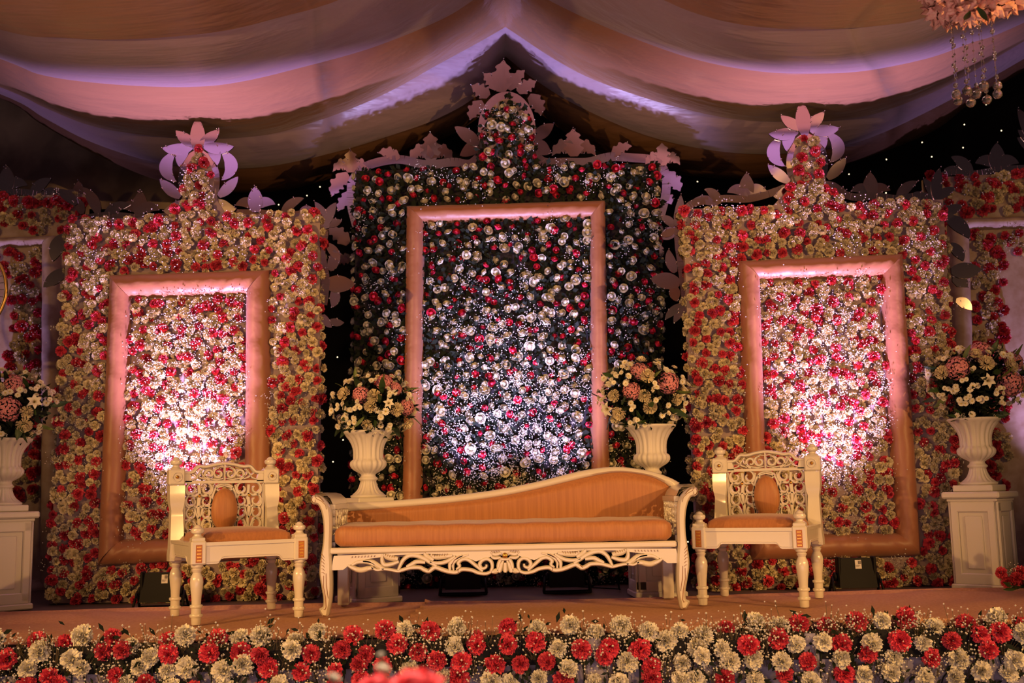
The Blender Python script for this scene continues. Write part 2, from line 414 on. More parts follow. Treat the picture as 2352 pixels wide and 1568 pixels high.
# ------------------------------------------------------------------ setting
def structure(name, mb, m, parent=None, smooth=False):
    o = mb.build(name, m, parent, smooth=smooth)
    if not parent: o['kind'] = 'structure'
    return o
b = MB(); b.box((0, 4, -.05), (24, 20, .1)); structure('floor', b, 'hall_floor')
b = MB(); b.box((0, 8.32, ZS / 2 - .003), (13.5, 5.5, ZS - .006)); st = structure('floor_stage', b, 'stage_wood')
b = MB()
b.grid(lambda u, v: (-11 + 22 * u, 11.3 + .07 * math.sin(u * 190) + .05 * math.sin(u * 77), v * 6.6), 400, 1)
wb = structure('wall_back', b, 'black_cloth', smooth=True)
b = MB()
for px, py in ((2215, 286), (2118, 327), (2212, 339), (2036, 366), (2035, 443), (1602, 417), (735, 429), (705, 449), (1120, 440), (640, 470), (765, 1060), (768, 905), (788, 1010),
               (770, 940), (1580, 1244), (1588, 1100), (2300, 300), (2265, 240), (1950, 400), (1570, 700), (760, 640), (775, 820), (2140, 360), (1590, 950), (590, 455)):
    p = P(px, py, 11.1); f = MB(); f.lathe([(-.006, .002), (-.003, .006), (.003, .006), (.006, .002)], 8, p)
    f.build('fairy_light', 'fairy', wb)

# canopy: swagged satin stripes hung from the ridge; each boundary is a hanging edge at one depth
def edge(pts, Y):
    q = smooth_line([(x, y, 0) for x, y in pts], 70); return [P(v.x, v.y, Y) for v in q]
EL = [
    ([(-900, -330), (-400, -60), (0, 68), (150, 87), (300, 90), (500, 73), (650, 38), (778, 0), (960, -90), (1080, -180), (1161, -270)], 6.0),
    ([(-900, -330), (-400, -10), (0, 135), (100, 173), (250, 193), (427, 200), (552, 188), (700, 153), (853, 110), (1003, 50), (1080, 5), (1161, -60)], 7.3),
    ([(-900, -250), (-400, 50), (0, 200), (100, 246), (200, 286), (300, 306), (450, 318), (602, 311), (702, 286), (803, 251), (903, 206), (1003, 150), (1104, 95), (1161, 62)], 8.5),
    ([(-900, -240), (-400, 62), (0, 211), (100, 268), (200, 322), (330, 366), (450, 384), (600, 384), (760, 352), (900, 310), (1010, 270), (1100, 215), (1161, 130)], 9.0),
    ([(-900, -230), (-400, 70), (0, 220), (80, 272), (200, 340), (320, 398), (420, 430), (527, 443), (650, 437), (760, 410), (900, 366), (1020, 318), (1110, 260), (1161, 185)], 9.5)]
ER = [
    ([(1161, -270), (1240, -190), (1380, -80), (1524, 0), (1628, 40), (1728, 60), (1828, 67), (1927, 66), (2027, 58), (2127, 40), (2352, -40), (2800, -260)], 6.0),
    ([(1161, -60), (1260, 0), (1379, 57), (1529, 115), (1628, 144), (1728, 162), (1828, 169), (1977, 164), (2127, 135), (2226, 100), (2352, 52), (2800, -170)], 7.3),
    ([(1161, 62), (1280, 140), (1379, 189), (1529, 239), (1678, 272), (1803, 279), (1977, 269), (2127, 219), (2226, 169), (2352, 95), (2800, -170)], 8.5),
    ([(1161, 130), (1230, 184), (1329, 244), (1479, 309), (1628, 344), (1778, 354), (1927, 337), (2027, 305), (2127, 258), (2226, 206), (2352, 135), (2800, -130)], 9.0),
    ([(1161, 185), (1240, 260), (1340, 330), (1450, 376), (1554, 399), (1678, 411), (1778, 408), (1927, 381), (2052, 340), (2152, 296), (2226, 240), (2352, 163), (2800, -90)], 9.5)]
canopy = bpy.data.objects.new('ceiling', None); COL.objects.link(canopy); canopy['kind'] = 'structure'
def stripe(A, B, m, step=.035, sag=.05):
    b = MB(); n = len(A) - 1
    def fn(u, v):
        k = min(int(u * n), n); p = A[k] * (1 - v) + B[k] * v
        dz = -sag * math.sin(PI * v) * math.sin(PI * u) ** .5 + step * (v < .01)
        return (p.x, p.y, p.z + dz)
    b.grid(fn, n, 8); b.build('canopy_stripe', m, canopy)
for E in (EL, ER):
    cv = [edge(p, Y) for p, Y in E]
    front = []
    for i in range(5):                      # stripes that carry on over the hall towards the audience
        front.insert(0, [Vector((q.x * (1 + .05 * i), 6.0 - 1.35 * (i + 1), q.z + .02 * i)) for q in cv[0]])
    allc = front + cv
    for i in range(len(allc) - 1):
        stripe(allc[i], allc[i + 1], 'brown_satin_shaded' if i == len(allc) - 2 else 'brown_satin' if (len(allc) - 1 - i) % 2 == 1 else 'mauve_satin')
# dim patterned drape hanging beyond the far end of the canopy
b = MB()
b.grid(lambda u, v: tuple(P(-420 + 900 * u, 150 + 330 * v, 10.4 + .12 * math.sin(u * 23 + v * 4))), 60, 10)
structure('wall_side_drape', b, 'side_cloth', smooth=True)

# ------------------------------------------------------------------ flower panels
def leaf_outline(base, tip, wd, bend=0, kind='smooth', n=16):
    bx, by = base; tx, ty = tip; dx, dy = tx - bx, ty - by; L = math.hypot(dx, dy) or 1e-6
    nx, ny = -dy / L, dx / L; mx, my = (bx + tx) / 2 + nx * bend, (by + ty) / 2 + ny * bend
    sp = [((1 - t) ** 2 * bx + 2 * t * (1 - t) * mx + t * t * tx, (1 - t) ** 2 * by + 2 * t * (1 - t) * my + t * t * ty) for t in [i / n for i in range(n + 1)]]
    A = []; B = []
    for i, (x, y) in enumerate(sp):
        x0, y0 = sp[max(i - 1, 0)]; x1, y1 = sp[min(i + 1, n)]
        l = math.hypot(x1 - x0, y1 - y0) or 1e-6; ex, ey = -(y1 - y0) / l, (x1 - x0) / l
        t = i / n; h = wd / 2 * (math.sin(PI * min(1, .10 + .9 * t)) ** .8)
        if kind == 'serrated' and .2 < t < .95: h *= 1.12 if i % 4 in (0, 1) else .74
        if i == n: h = 0
        A.append((x + ex * h, y + ey * h)); B.append((x - ex * h, y - ey * h))
    return A, B
def mirror_piece(parent, name, leaves, Y, rng, th=.012):
    """one cut-out of mirror acrylic: a set of leaf blades on a plane that leans a little"""
    b = MB(); org = parent.location
    for (base, tip, wd, bend, kind) in leaves:
        A, B = leaf_outline(base, tip, wd, bend, kind)
        tx, tz = rng.uniform(-.05, .05), rng.uniform(-.02, .10)
        c = P((base[0] + tip[0]) / 2, (base[1] + tip[1]) / 2, Y)
        def pt(q, dy):
            p = P(q[0], q[1], Y); return (p.x, Y + dy + (p.x - c.x) * tx + (p.z - c.z) * tz, p.z)
        n = len(A)
        b.mi = 0
        vs = [pt(q, 0) for q in A] + [pt(q, 0) for q in B]
        b.add(vs, [(i, n + i, n + i + 1, i + 1) for i in range(n - 1)])
        b.mi = 1
        vs = [pt(q, 0) for q in A] + [pt(q, 0) for q in B] + [pt(q, th) for q in A] + [pt(q, th) for q in B]
        b.add(vs, [(i + 1, 2 * n + i + 1, 2 * n + i, i) for i in range(n - 1)] + [(n + i, 3 * n + i, 3 * n + i + 1, n + i + 1) for i in range(n - 1)] + [(2 * n + i, 2 * n + i + 1, 3 * n + i + 1, 3 * n + i) for i in range(n - 1)])
    o = b.build(name, ['mirror', 'mirror_edge'], parent, org, smooth=False)
    bd = MB()  # added beads imitating light glinting on the cut edges
    for (base, tip, wd, bend, kind) in leaves:
        A, B = leaf_outline(base, tip, wd, bend, kind)
        for q in [rng.choice(A[5:]), rng.choice(B[5:])] + ([A[-1]] if rng.random() < .5 else []):
            p = P(q[0], q[1], Y); bd.lathe([(-.0055, .0006), (-.0035, .0043), (0, .0055), (.0035, .0043), (.0055, .0006)], 7, (p.x, p.y - .014, p.z))
    bd.build('edge_glints', 'glint_bead', o, org)
    return o
def mirror_band(parent, pts, wd, Y, rng):
    b = MB(); q = smooth_line([(x, y, 0) for x, y in pts], 40); org = parent.location
    for i in range(40):
        p0, p1 = q[i], q[i + 1]; n = Vector((-(p1 - p0).y, (p1 - p0).x, 0)).normalized() * wd / 2
        dy = rng.uniform(-.006, .006)
        vs = [P(v.x, v.y, Y + dy) for v in (p0 - n, p1 - n, p1 + n, p0 + n)]
        vs += [v + Vector((0, .012, 0)) for v in vs]
        b.add(vs, [(0, 1, 2, 3), (0, 4, 5, 1), (2, 6, 7, 3), (1, 5, 6, 2), (3, 7, 4, 0)])
    return b.build('mirror_border', 'mirror', parent, org, smooth=False)
def fleur(px, py, s=1, rot=0):
    c, sn = math.cos(rot), math.sin(rot)
    T = lambda x, y: (px + (x * c - y * sn) * s, py + (x * sn + y * c) * s)
    return [(T(0, 6), T(0, -58), 36 * s, 0, 'smooth'), (T(4, -4), T(-48, -12), 26 * s, 22 * s, 'smooth'), (T(-4, -4), T(48, -12), 26 * s, -22 * s, 'smooth')]
def acanthus(px, py, s=1):
    T = lambda x, y: (px + x * s, py + y * s)
    return [(T(0, 8), T(-2, -58), 44 * s, 0, 'serrated'), (T(4, -2), T(-50, 6), 32 * s, 36 * s, 'serrated'), (T(-4, -2), T(50, 6), 32 * s, -36 * s, 'serrated')]
def oval_disc(parent, c, rx, ry, Y, name='medallion'):
    b = MB(); n = 48; org = parent.location
    pts = [P(c[0] + rx * math.cos(2 * PI * k / n), c[1] + ry * math.sin(2 * PI * k / n), Y) for k in range(n)]
    pin = [P(c[0] + rx * .72 * math.cos(2 * PI * k / n), c[1] + ry * .8 * math.sin(2 * PI * k / n), Y - .02) for k in range(n)]
    vs = pts + pin + [p + Vector((0, .02, 0)) for p in pts]
    b.mi = 0; b.add(vs, [(k, (k + 1) % n, n + (k + 1) % n, n + k) for k in range(n)] + [(2 * n + k, 2 * n + (k + 1) % n, (k + 1) % n, k) for k in range(n)] + [tuple(2 * n + k for k in range(n))])
    b.mi = 1; b.add(pin, [tuple(range(n))[::-1]])
    return b.build(name, ['mirror', 'board_cloth'], parent, org, smooth=False)

def flower_panel(name, label, group, Y, quad, outer, inner, zones, kinds, pitch, rad, rng, extra=(), bars=('top', 'left', 'right', 'bottom'),
                 bar_mat='frame_satin', board='board_cloth', limit=300, green=0, breath_n=100, breath_c=None, red_p=.50, fill_z=None):
    bl = P(quad[3][0], quad[3][1], Y); br = P(quad[2][0], quad[2][1], Y)
    root = thing(name, ((bl.x + br.x) / 2, Y, ZS), label, 'flower panel', group)
    org = root.location
    XZ = lambda q: (lambda p: (p.x, p.z))(P(q[0], q[1], Y))
    Q = [XZ(q) for q in quad]; Q[2] = (Q[2][0], ZS); Q[3] = (Q[3][0], ZS)
    b = MB(); b.prism(Q[::-1], Y, Y + .10); b.build('backing_board', board, root, org, smooth=False)
    for poly in extra:
        b = MB(); b.prism([XZ(q) for q in poly][::-1], Y + .002, Y + .05); b.build('backing_board', board, root, org, smooth=False)
    # padded frame: four mitred bolsters
    if outer:
        O = [P(q[0], q[1], Y) for q in outer]; I = [P(q[0], q[1], Y) for q in inner]
        for nm, a, c in (('top', 0, 1), ('right', 1, 2), ('bottom', 2, 3), ('left', 3, 0)):
            if nm not in bars: continue
            b = MB(); ph = rng.uniform(0, 6)
            def fn(u, v):
                p = (O[a] * (1 - u) + O[c] * u) * (1 - v) + (I[a] * (1 - u) + I[c] * u) * v
                bul = .105 * math.sqrt(max(0, 1 - (2 * v - 1) ** 2)) * (1 + .04 * math.sin(u * 31 + ph) + .03 * math.sin(u * 67 + v * 5))
                return (p.x, p.y - bul - .004, p.z)
            b.grid(fn, 40, 14); b.build('frame_bar', bar_mat, root, org)
    # flowers on a jittered grid
    Op = [XZ(q) for q in outer] if outer else None; Ip = [XZ(q) for q in inner] if outer else None
    polys = [Q] + [[XZ(q) for q in e] for e in extra]
    if zones: polys = [[XZ(q) for q in e] for e in zones]
    allx = [x for p in polys for x, z in p]; allz = [z for p in polys for x, z in p]
    spots = []; row = 0; z = min(allz) + pitch * .3
    while z < max(allz):
        x = min(allx) + (pitch / 2 if row % 2 else 0)
        while x < max(allx):
            px, pz = x + rng.uniform(-.42, .42) * pitch, z + rng.uniform(-.42, .42) * pitch
            if any(inside(p, px, pz) for p in polys) and not (Op and inside(Op, px, pz) and not inside(Ip, px, pz)): spots.append((px, pz))
            x += pitch
        z += pitch * .87; row += 1
    rng.shuffle(spots)
    if not zones:
        for (q0, q1, sd) in ((Q[0], Q[3], -1), (Q[1], Q[2], 1)):
            z = ZS + .05
            while z < q0[1] - .02:
                t = (q0[1] - z) / (q0[1] - q1[1]); spots.append((q0[0] + (q1[0] - q0[0]) * t, z, sd)); z += rng.uniform(.06, .13)
    cnt = {}; rest = {}; reds = []
    for (x, z, *side) in spots:
        near = sum(1 for (a, c_) in reds if abs(a - x) < pitch * 1.2 and abs(c_ - z) < pitch * 1.2)
        k = kinds[0] if rng.random() < (red_p * 1.75 if not near else red_p * .42 / near) else kinds[1]
        if k is kinds[0]: reds.append((x, z))
        me = ME[k[0], rng.randrange(4)]
        s = rad * k[2] * rng.uniform(.72, 1.12)
        d = Vector((rng.gauss(0, .34), -1, rng.gauss(.08, .34))) if k[0][1] != 'r' else Vector((rng.gauss(0, .6), -1, rng.gauss(.15, .6)))
        if side: d = Vector((side[0], -.35, rng.gauss(0, .2))); x += side[0] * rng.uniform(.0, .02)
        q = d.to_track_quat('Z', 'Y') @ Quaternion((0, 0, 1), rng.uniform(0, 6.3))
        loc = Vector((x - org.x, -.012 - rng.uniform(0, .03) - s * (.45 if k[0][1] == 'r' else .1), z - org.z))
        if side: loc.y = rng.uniform(.0, .07)
        cnt[k[1]] = cnt.get(k[1], 0) + 1
        if cnt[k[1]] <= limit: put(k[1], me, root, loc, q, s)
        else: rest.setdefault(k[1], []).append((me, Matrix.LocRotScale(loc, q, (s, s, s)), k[0]))
    for nm, it in rest.items():
        m0 = [it[0][0].materials[0].name]
        key = [k for k, v in MT.items() if v.name == m0[0]]
        o = put(nm, join_mesh(nm, [(a, m) for a, m, _ in it], key), root); o['kind'] = 'stuff'
    # greenery
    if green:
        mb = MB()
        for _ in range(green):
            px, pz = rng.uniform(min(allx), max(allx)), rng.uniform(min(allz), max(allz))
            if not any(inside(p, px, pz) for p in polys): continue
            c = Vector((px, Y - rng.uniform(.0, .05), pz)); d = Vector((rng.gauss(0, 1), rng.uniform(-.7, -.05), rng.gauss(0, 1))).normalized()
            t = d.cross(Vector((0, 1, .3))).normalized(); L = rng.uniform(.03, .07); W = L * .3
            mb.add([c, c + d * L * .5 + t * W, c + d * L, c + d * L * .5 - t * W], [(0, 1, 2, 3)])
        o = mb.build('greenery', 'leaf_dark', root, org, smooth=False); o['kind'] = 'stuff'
    cs = []
    while len(cs) < breath_n:
        px, pz = rng.uniform(min(allx), max(allx)), rng.uniform(min(allz), max(allz))
        if breath_c and rng.random() < .62:
            px, pz = rng.gauss(breath_c[0], breath_c[2]), rng.gauss(breath_c[1], breath_c[3])
        if any(inside(p, px, pz) for p in polys) and not (Op and inside(Op, px, pz) and not inside(Ip, px, pz)): cs.append((px, Y, pz))
    breath(rng, cs, 17, .040, .0044, lambda r: Vector((0, -r.uniform(.04, .12), 0)), 'babys_breath', root, org)
    return root

KC = (('rc', 'red_carnation', 1.0), ('wc', 'cream_carnation', .92))
KR = (('rr', 'red_rose', .74), ('wr', 'cream_rose', .84))

# panel beyond the sofa's low end
rng = random.Random(1)
yA = 7.85
c = P(430, 960, yA)
pa = flower_panel('flower_screen', 'red and cream carnation panel in copper frame, behind chair by sofa\'s low-backed end', 'carnation panels with copper frames', yA,
    [(155, 505), (735, 488), (728, 1385), (112, 1385)],
    [(255, 632), (622, 620), (622, 1282), (228, 1300)], [(304, 686), (566, 678), (562, 1232), (285, 1238)], None, KC, .064, .0425, rng,
    extra=[[(385, 512), (530, 508), (500, 462), (490, 400), (474, 358), (458, 344), (440, 360), (424, 402), (418, 462)]], breath_n=360, breath_c=(c.x, c.z, .36, .7))
# finial and crest leaves
def finial(root, c, Y, rng, tilt=0.0):
    oval_disc(root, c, 48, 72, Y + .005)
    ct, sn = math.cos(tilt), math.sin(tilt)
    T = lambda x, y: (c[0] + x * ct + y * sn, c[1] - (y * ct - x * sn))
    L = [[(T(0, 66), T(0, 148), 34, 0, 'smooth')]]
    for s in (-1, 1):
        L.append([(T(s * 4, 84), T(s * 50, 118), 26, s * 6, 'smooth')])
        L.append([(T(s * 14, 80), T(s * 82, 78), 28, s * 10, 'smooth')])
        L.append([(T(s * 22, 92), T(s * 44, 34), 28, s * -10, 'smooth')])
        L.append([(T(s * 58, 64), T(s * 52, 0), 30, s * -40, 'smooth')])
        L.append([(T(s * 44, -36), T(s * 90, 8), 26, s * 4, 'smooth')])
        L.append([(T(s * 30, -44), T(s * 84, -66), 32, s * 14, 'smooth')])
    for l in L: mirror_piece(root, 'mirror_leaf', l, Y, rng)
finial(pa, (457, 416), yA + .01, rng, -.03)
yo = yA + .03
mirror_band(pa, [(170, 505), (250, 494), (330, 500), (400, 492), (430, 470)], 16, yo, rng)
mirror_band(pa, [(490, 470), (530, 488), (600, 490), (660, 496), (710, 492), (745, 520), (738, 580), (748, 640), (742, 700)], 18, yo, rng)
for l in (fleur(587, 482, .95, -.03), fleur(320, 492, .95, .05)): mirror_piece(pa, 'mirror_fleur', l, yo, rng)
for l in ([((648, 492), (698, 455), 22, -14, 'smooth'), ((690, 494), (718, 478), 20, -10, 'smooth')],
          [((752, 525), (722, 462), 24, 8, 'smooth'), ((748, 520), (772, 464), 24, -8, 'smooth'), ((748, 512), (785, 505), 20, 6, 'smooth')],
          [((756, 620), (768, 572), 26, 10, 'smooth')], [((744, 650), (816, 652), 40, 2, 'smooth')], [((766, 662), (762, 706), 24, -10, 'smooth')],
          [((758, 735), (790, 740), 18, 6, 'smooth')], [((750, 560), (780, 600), 22, -6, 'smooth')], [((742, 722), (762, 752), 18, 6, 'smooth')],
          [((225, 492), (190, 430), 26, 12, 'smooth')], [((190, 492), (165, 452), 22, 8, 'smooth')], [((176, 470), (126, 436), 24, 10, 'smooth')],
          [((150, 540), (122, 600), 34, 12, 'smooth')], [((152, 620), (100, 660), 30, 4, 'smooth')], [((240, 494), (300, 470), 24, -14, 'smooth')]):
    mirror_piece(pa, 'mirror_leaf', l, yo, rng)

# panel beyond the sofa's high end
rng = random.Random(2)
c = P(1900, 960, yA)
pb = flower_panel('flower_screen', 'red and cream carnation panel in copper frame, behind chair by sofa\'s high-backed end', 'carnation panels with copper frames', yA,
    [(1568, 480), (2166, 458), (2216, 1345), (1606, 1352)],
    [(1690, 600), (2070, 583), (2112, 1276), (1722, 1288)], [(1745, 646), (2020, 636), (2054, 1222), (1762, 1228)], None, KC, .064, .0425, rng,
    extra=[[(1770, 478), (1950, 470), (1898, 425), (1890, 370), (1872, 325), (1850, 312), (1830, 328), (1816, 375), (1820, 425)]], breath_n=360, breath_c=(c.x, c.z, .36, .7), red_p=.46)
finial(pb, (1854, 378), yA + .01, rng, -.09)
mirror_band(pb, [(1576, 478), (1600, 464), (1660, 456), (1720, 456), (1780, 440), (1815, 425)], 17, yo, rng)
mirror_band(pb, [(1900, 430), (1960, 452), (2010, 450), (2060, 456), (2120, 450), (2160, 468), (2185, 500)], 17, yo, rng)
mirror_band(pb, [(1566, 490), (1558, 540), (1564, 600), (1572, 660), (1574, 700)], 18, yo, rng)
for l in (fleur(1716, 452, .95, -.03), fleur(2000, 450, .95, -.03)): mirror_piece(pb, 'mirror_fleur', l, yo, rng)
for l in ([((1652, 468), (1618, 434), 22, 14, 'smooth')], [((1650, 470), (1588, 462), 22, 14, 'smooth')],
          [((1548, 520), (1518, 496), 20, 6, 'smooth'), ((1552, 520), (1564, 446), 22, 6, 'smooth'), ((1550, 525), (1516, 540), 18, -6, 'smooth')],
          [((1552, 625), (1536, 572), 24, -8, 'smooth')], [((1562, 650), (1494, 640), 38, 2, 'smooth')], [((1550, 655), (1556, 692), 26, 6, 'smooth')],
          [((1572, 700), (1528, 734), 20, 10, 'smooth')], [((1575, 705), (1548, 742), 18, 6, 'smooth')],
          [((2062, 456), (2108, 416), 24, -12, 'smooth')], [((2090, 462), (2128, 448), 22, -10, 'smooth')],
          [((2150, 460), (2120, 410), 22, 8, 'smooth'), ((2150, 460), (2160, 384), 26, -6, 'smooth'), ((2150, 458), (2196, 432), 22, -8, 'smooth')],
          [((2172, 500), (2226, 548), 34, -18, 'smooth')], [((2184, 560), (2212, 600), 26, -8, 'smooth')], [((2184, 622), (2256, 618), 38, 2, 'smooth')],
          [((2188, 640), (2222, 660), 30, -10, 'smooth')], [((2196, 690), (2232, 712), 24, -10, 'smooth')], [((2160, 486), (2212, 470), 24, 6, 'smooth')]):
    mirror_piece(pb, 'mirror_leaf', l, yo, rng)

# rose panel behind the sofa
rng = random.Random(3)
yC = 8.55
c = P(1180, 960, yC)
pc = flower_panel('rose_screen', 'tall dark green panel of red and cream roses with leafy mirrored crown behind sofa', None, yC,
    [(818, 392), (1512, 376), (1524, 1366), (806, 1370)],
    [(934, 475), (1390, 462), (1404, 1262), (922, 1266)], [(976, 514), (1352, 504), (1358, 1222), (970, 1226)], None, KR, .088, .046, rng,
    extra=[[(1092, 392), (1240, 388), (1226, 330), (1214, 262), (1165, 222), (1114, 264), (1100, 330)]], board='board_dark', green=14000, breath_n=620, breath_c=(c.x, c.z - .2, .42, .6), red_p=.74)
yo = yC + .02
oval_disc(pc, (1164, 298), 66, 88, yC + .012)
mirror_band(pc, [(806, 420), (830, 388), (870, 372), (920, 366), (980, 378), (1040, 372), (1080, 376), (1108, 350)], 20, yo, rng)
mirror_band(pc, [(1224, 348), (1250, 372), (1300, 372), (1350, 372), (1400, 360), (1450, 362), (1500, 368), (1526, 392), (1530, 440), (1516, 500)], 20, yo, rng)
mirror_band(pc, [(806, 420), (806, 470), (818, 520)], 18, yo, rng)
for l in (acanthus(990, 362, 1), acanthus(1318, 352, 1), acanthus(806, 390, .82), acanthus(1522, 374, .8)): mirror_piece(pc, 'mirror_fleur', l, yo, rng)
for l in ([((1150, 212), (1157, 136), 46, 0, 'serrated')],
          [((1142, 206), (1110, 168), 30, 6, 'serrated')], [((1168, 206), (1206, 160), 30, -6, 'serrated')],
          [((1122, 222), (1082, 196), 32, 4, 'serrated')], [((1190, 212), (1232, 186), 32, -4, 'serrated')],
          [((1110, 235), (1080, 276), 32, 12, 'serrated')], [((1215, 220), (1242, 266), 34, -14, 'serrated')],
          [((1100, 332), (1044, 290), 30, 2, 'smooth')], [((1104, 320), (1056, 358), 32, -6, 'smooth')],
          [((1226, 320), (1272, 284), 30, -2, 'smooth')], [((1226, 322), (1266, 352), 32, 6, 'smooth')],
          [((915, 366), (868, 352), 26, 18, 'serrated')], [((1408, 358), (1452, 336), 26, -16, 'serrated')],
          [((800, 400), (762, 452), 34, 14, 'serrated')], [((806, 440), (776, 486), 26, 4, 'serrated')],
          [((1526, 400), (1562, 440), 34, -12, 'serrated')], [((1522, 440), (1542, 470), 26, -4, 'serrated')],
          [((800, 560), (752, 520), 34, 6, 'serrated')], [((806, 590), (770, 600), 26, 0, 'serrated')],
          [((1520, 545), (1556, 520), 28, 4, 'smooth')], [((1512, 560), (1510, 592), 26, 0, 'serrated')]):
    mirror_piece(pc, 'mirror_leaf', l, yo, rng)

# the two dim panels farther back at the ends
yD = 9.2
rng = random.Random(4)
pd_ = flower_panel('flower_screen', 'dim red carnation panel with damask cloth, half hidden behind panel near sofa\'s low end', 'damask backed flower panels', yD,
    [(-420, 462), (196, 446), (170, 1378), (-470, 1384)],
    [(-380, 562), (140, 543), (146, 1370), (-400, 1372)], [(-335, 588), (100, 566), (96, 1330), (-350, 1330)],
    [[(-420, 462), (196, 446), (195, 535), (-420, 545)], [(-40, 575), (100, 568), (96, 1150), (24, 1150), (24, 640), (-40, 610)]],
    KC, .088, .054, rng, bar_mat='damask', board='damask', breath_n=30, red_p=1.7)
mirror_band(pd_, [(-60, 452), (40, 440), (100, 448), (180, 452)], 14, yD + .03, rng)
for l in (fleur(15, 438, 1.0), fleur(180, 458, .75)): mirror_piece(pd_, 'mirror_fleur', l, yD + .03, rng)
for l in ([((72, 450), (118, 410), 26, -12, 'smooth')], [((96, 452), (132, 436), 20, -8, 'smooth')]): mirror_piece(pd_, 'mirror_leaf', l, yD + .03, rng)
rng = random.Random(5)
pe = flower_panel('flower_screen', 'dim red carnation panel with damask cloth, half hidden behind panel near sofa\'s high end', 'damask backed flower panels', yD,
    [(2126, 408), (2700, 380), (2760, 1340), (2190, 1350)],
    [(2176, 505), (2660, 488), (2720, 1330), (2200, 1335)], [(2222, 530), (2620, 515), (2680, 1290), (2246, 1295)],
    [[(2126, 408), (2700, 380), (2700, 478), (2176, 498), (2140, 520)], [(2226, 534), (2400, 528), (2400, 585), (2302, 590), (2316, 1290), (2250, 1290)]],
    KC, .088, .054, rng, bar_mat='damask', board='damask', breath_n=40, red_p=1.7)
mirror_band(pe, [(2140, 420), (2180, 396), (2240, 398), (2300, 388), (2400, 384)], 14, yD + .03, rng)
for l in (fleur(2290, 388, 1.05), fleur(2440, 384, 1.0)): mirror_piece(pe, 'mirror_fleur', l, yD + .03, rng)
for l in ([((2232, 398), (2184, 360), 26, 12, 'smooth')], [((2216, 402), (2168, 390), 22, 10, 'smooth')], [((2375, 330), (2338, 248), 30, 6, 'smooth')], [((2390, 330), (2338, 298), 26, -6, 'smooth')], [((2380, 350), (2336, 316), 26, 4, 'smooth')]):
    mirror_piece(pe, 'mirror_leaf', l, yD + .03, rng)

# ------------------------------------------------------------------ carpets
def carpet(name, label, x0, x1, y0, y1, z, seed, wav, slant=0):
    rng = random.Random(seed); ph = [rng.uniform(0, 6) for _ in range(8)]
    nx, ny = 150, 70
    root_z = z
    def h(x, y):
        v = .006 * math.sin(y * 9 + 1.3 * math.sin(x * .9 + ph[0]) + ph[1]) + .005 * math.sin(x * 2.1 + y * 4 + ph[2]) + .004 * math.sin(x * 5 - y * 7 + ph[3])
        a = max(0, min(1, (6.08 - y) / .25)); c = max(0, min(1, (abs(x + .05) - 2.35) / .3))
        k = 1 + 5 * max(a * (x < -.9 or x > -.35), c * (y < 7.1))
        return wav * k * max(0, v + .004)
    def fn(u, v):
        y = y0 + (y1 - y0) * v
        x = x0 + (x1 - x0) * u + (slant * (v - .4) + .012 * math.sin(y * 26) ) * ((1 - u) if slant else 0)
        if v == 1: y += .012 * math.sin(x * 1.7 + ph[4]) + .008 * math.sin(x * 4.1 + ph[5])
        zz = z + h(x, y)
        if u == 0 and slant: zz += .012
        if v > .985: zz += .010 * math.sin(x * 1.3 + ph[6]) + .014
        return (x, y, zz)
    b = MB(); b.grid(fn, nx, ny)
    # turned-down edge all round
    top = list(b.v)
    ring = [i for i in range(nx + 1)] + [(j * (nx + 1) + nx) for j in range(1, ny + 1)] + [ny * (nx + 1) + i for i in range(nx - 1, -1, -1)] + [j * (nx + 1) for j in range(ny - 1, 0, -1)]
    n0 = len(b.v)
    b.v += [(top[i][0], top[i][1], ZS) for i in ring]
    m = len(ring)
    b.f += [(ring[k], n0 + k, n0 + (k + 1) % m, ring[(k + 1) % m]) for k in range(m)]; b.m += [0] * m
    o = b.build(name, 'carpet', None); tag(o, label, 'carpet'); return o
carpet('carpet', 'tan carpet under chair by sofa\'s low-backed end, lapped over by the other carpet', -4.6, -.45, 5.63, 7.20, ZS + .003, 1, .4)
carpet('carpet', 'tan carpet under the sofa\'s high end, its edge lapping over the other carpet', -.62, 4.8, 5.63, 7.22, ZS + .011, 2, .3, slant=.05)
ZF = ZS + .019

# ------------------------------------------------------------------ sofa
ang = 45
yF, yB = 6.46, 7.12
sofa = thing('sofa', (-.05, 6.8, ZF), 'long white carved sofa with copper silk upholstery and curving high back', 'sofa')
so = sofa.location
s_ = yF / F
def S(px, py): p = P(px, py, yF); return (p.x, p.z)
def SB(px, py): p = P(px, py, yB - .06); return (p.x, p.z)
zoomA = lambda x, y: (700 + x / 4.021, 1050 + y / 4.021)
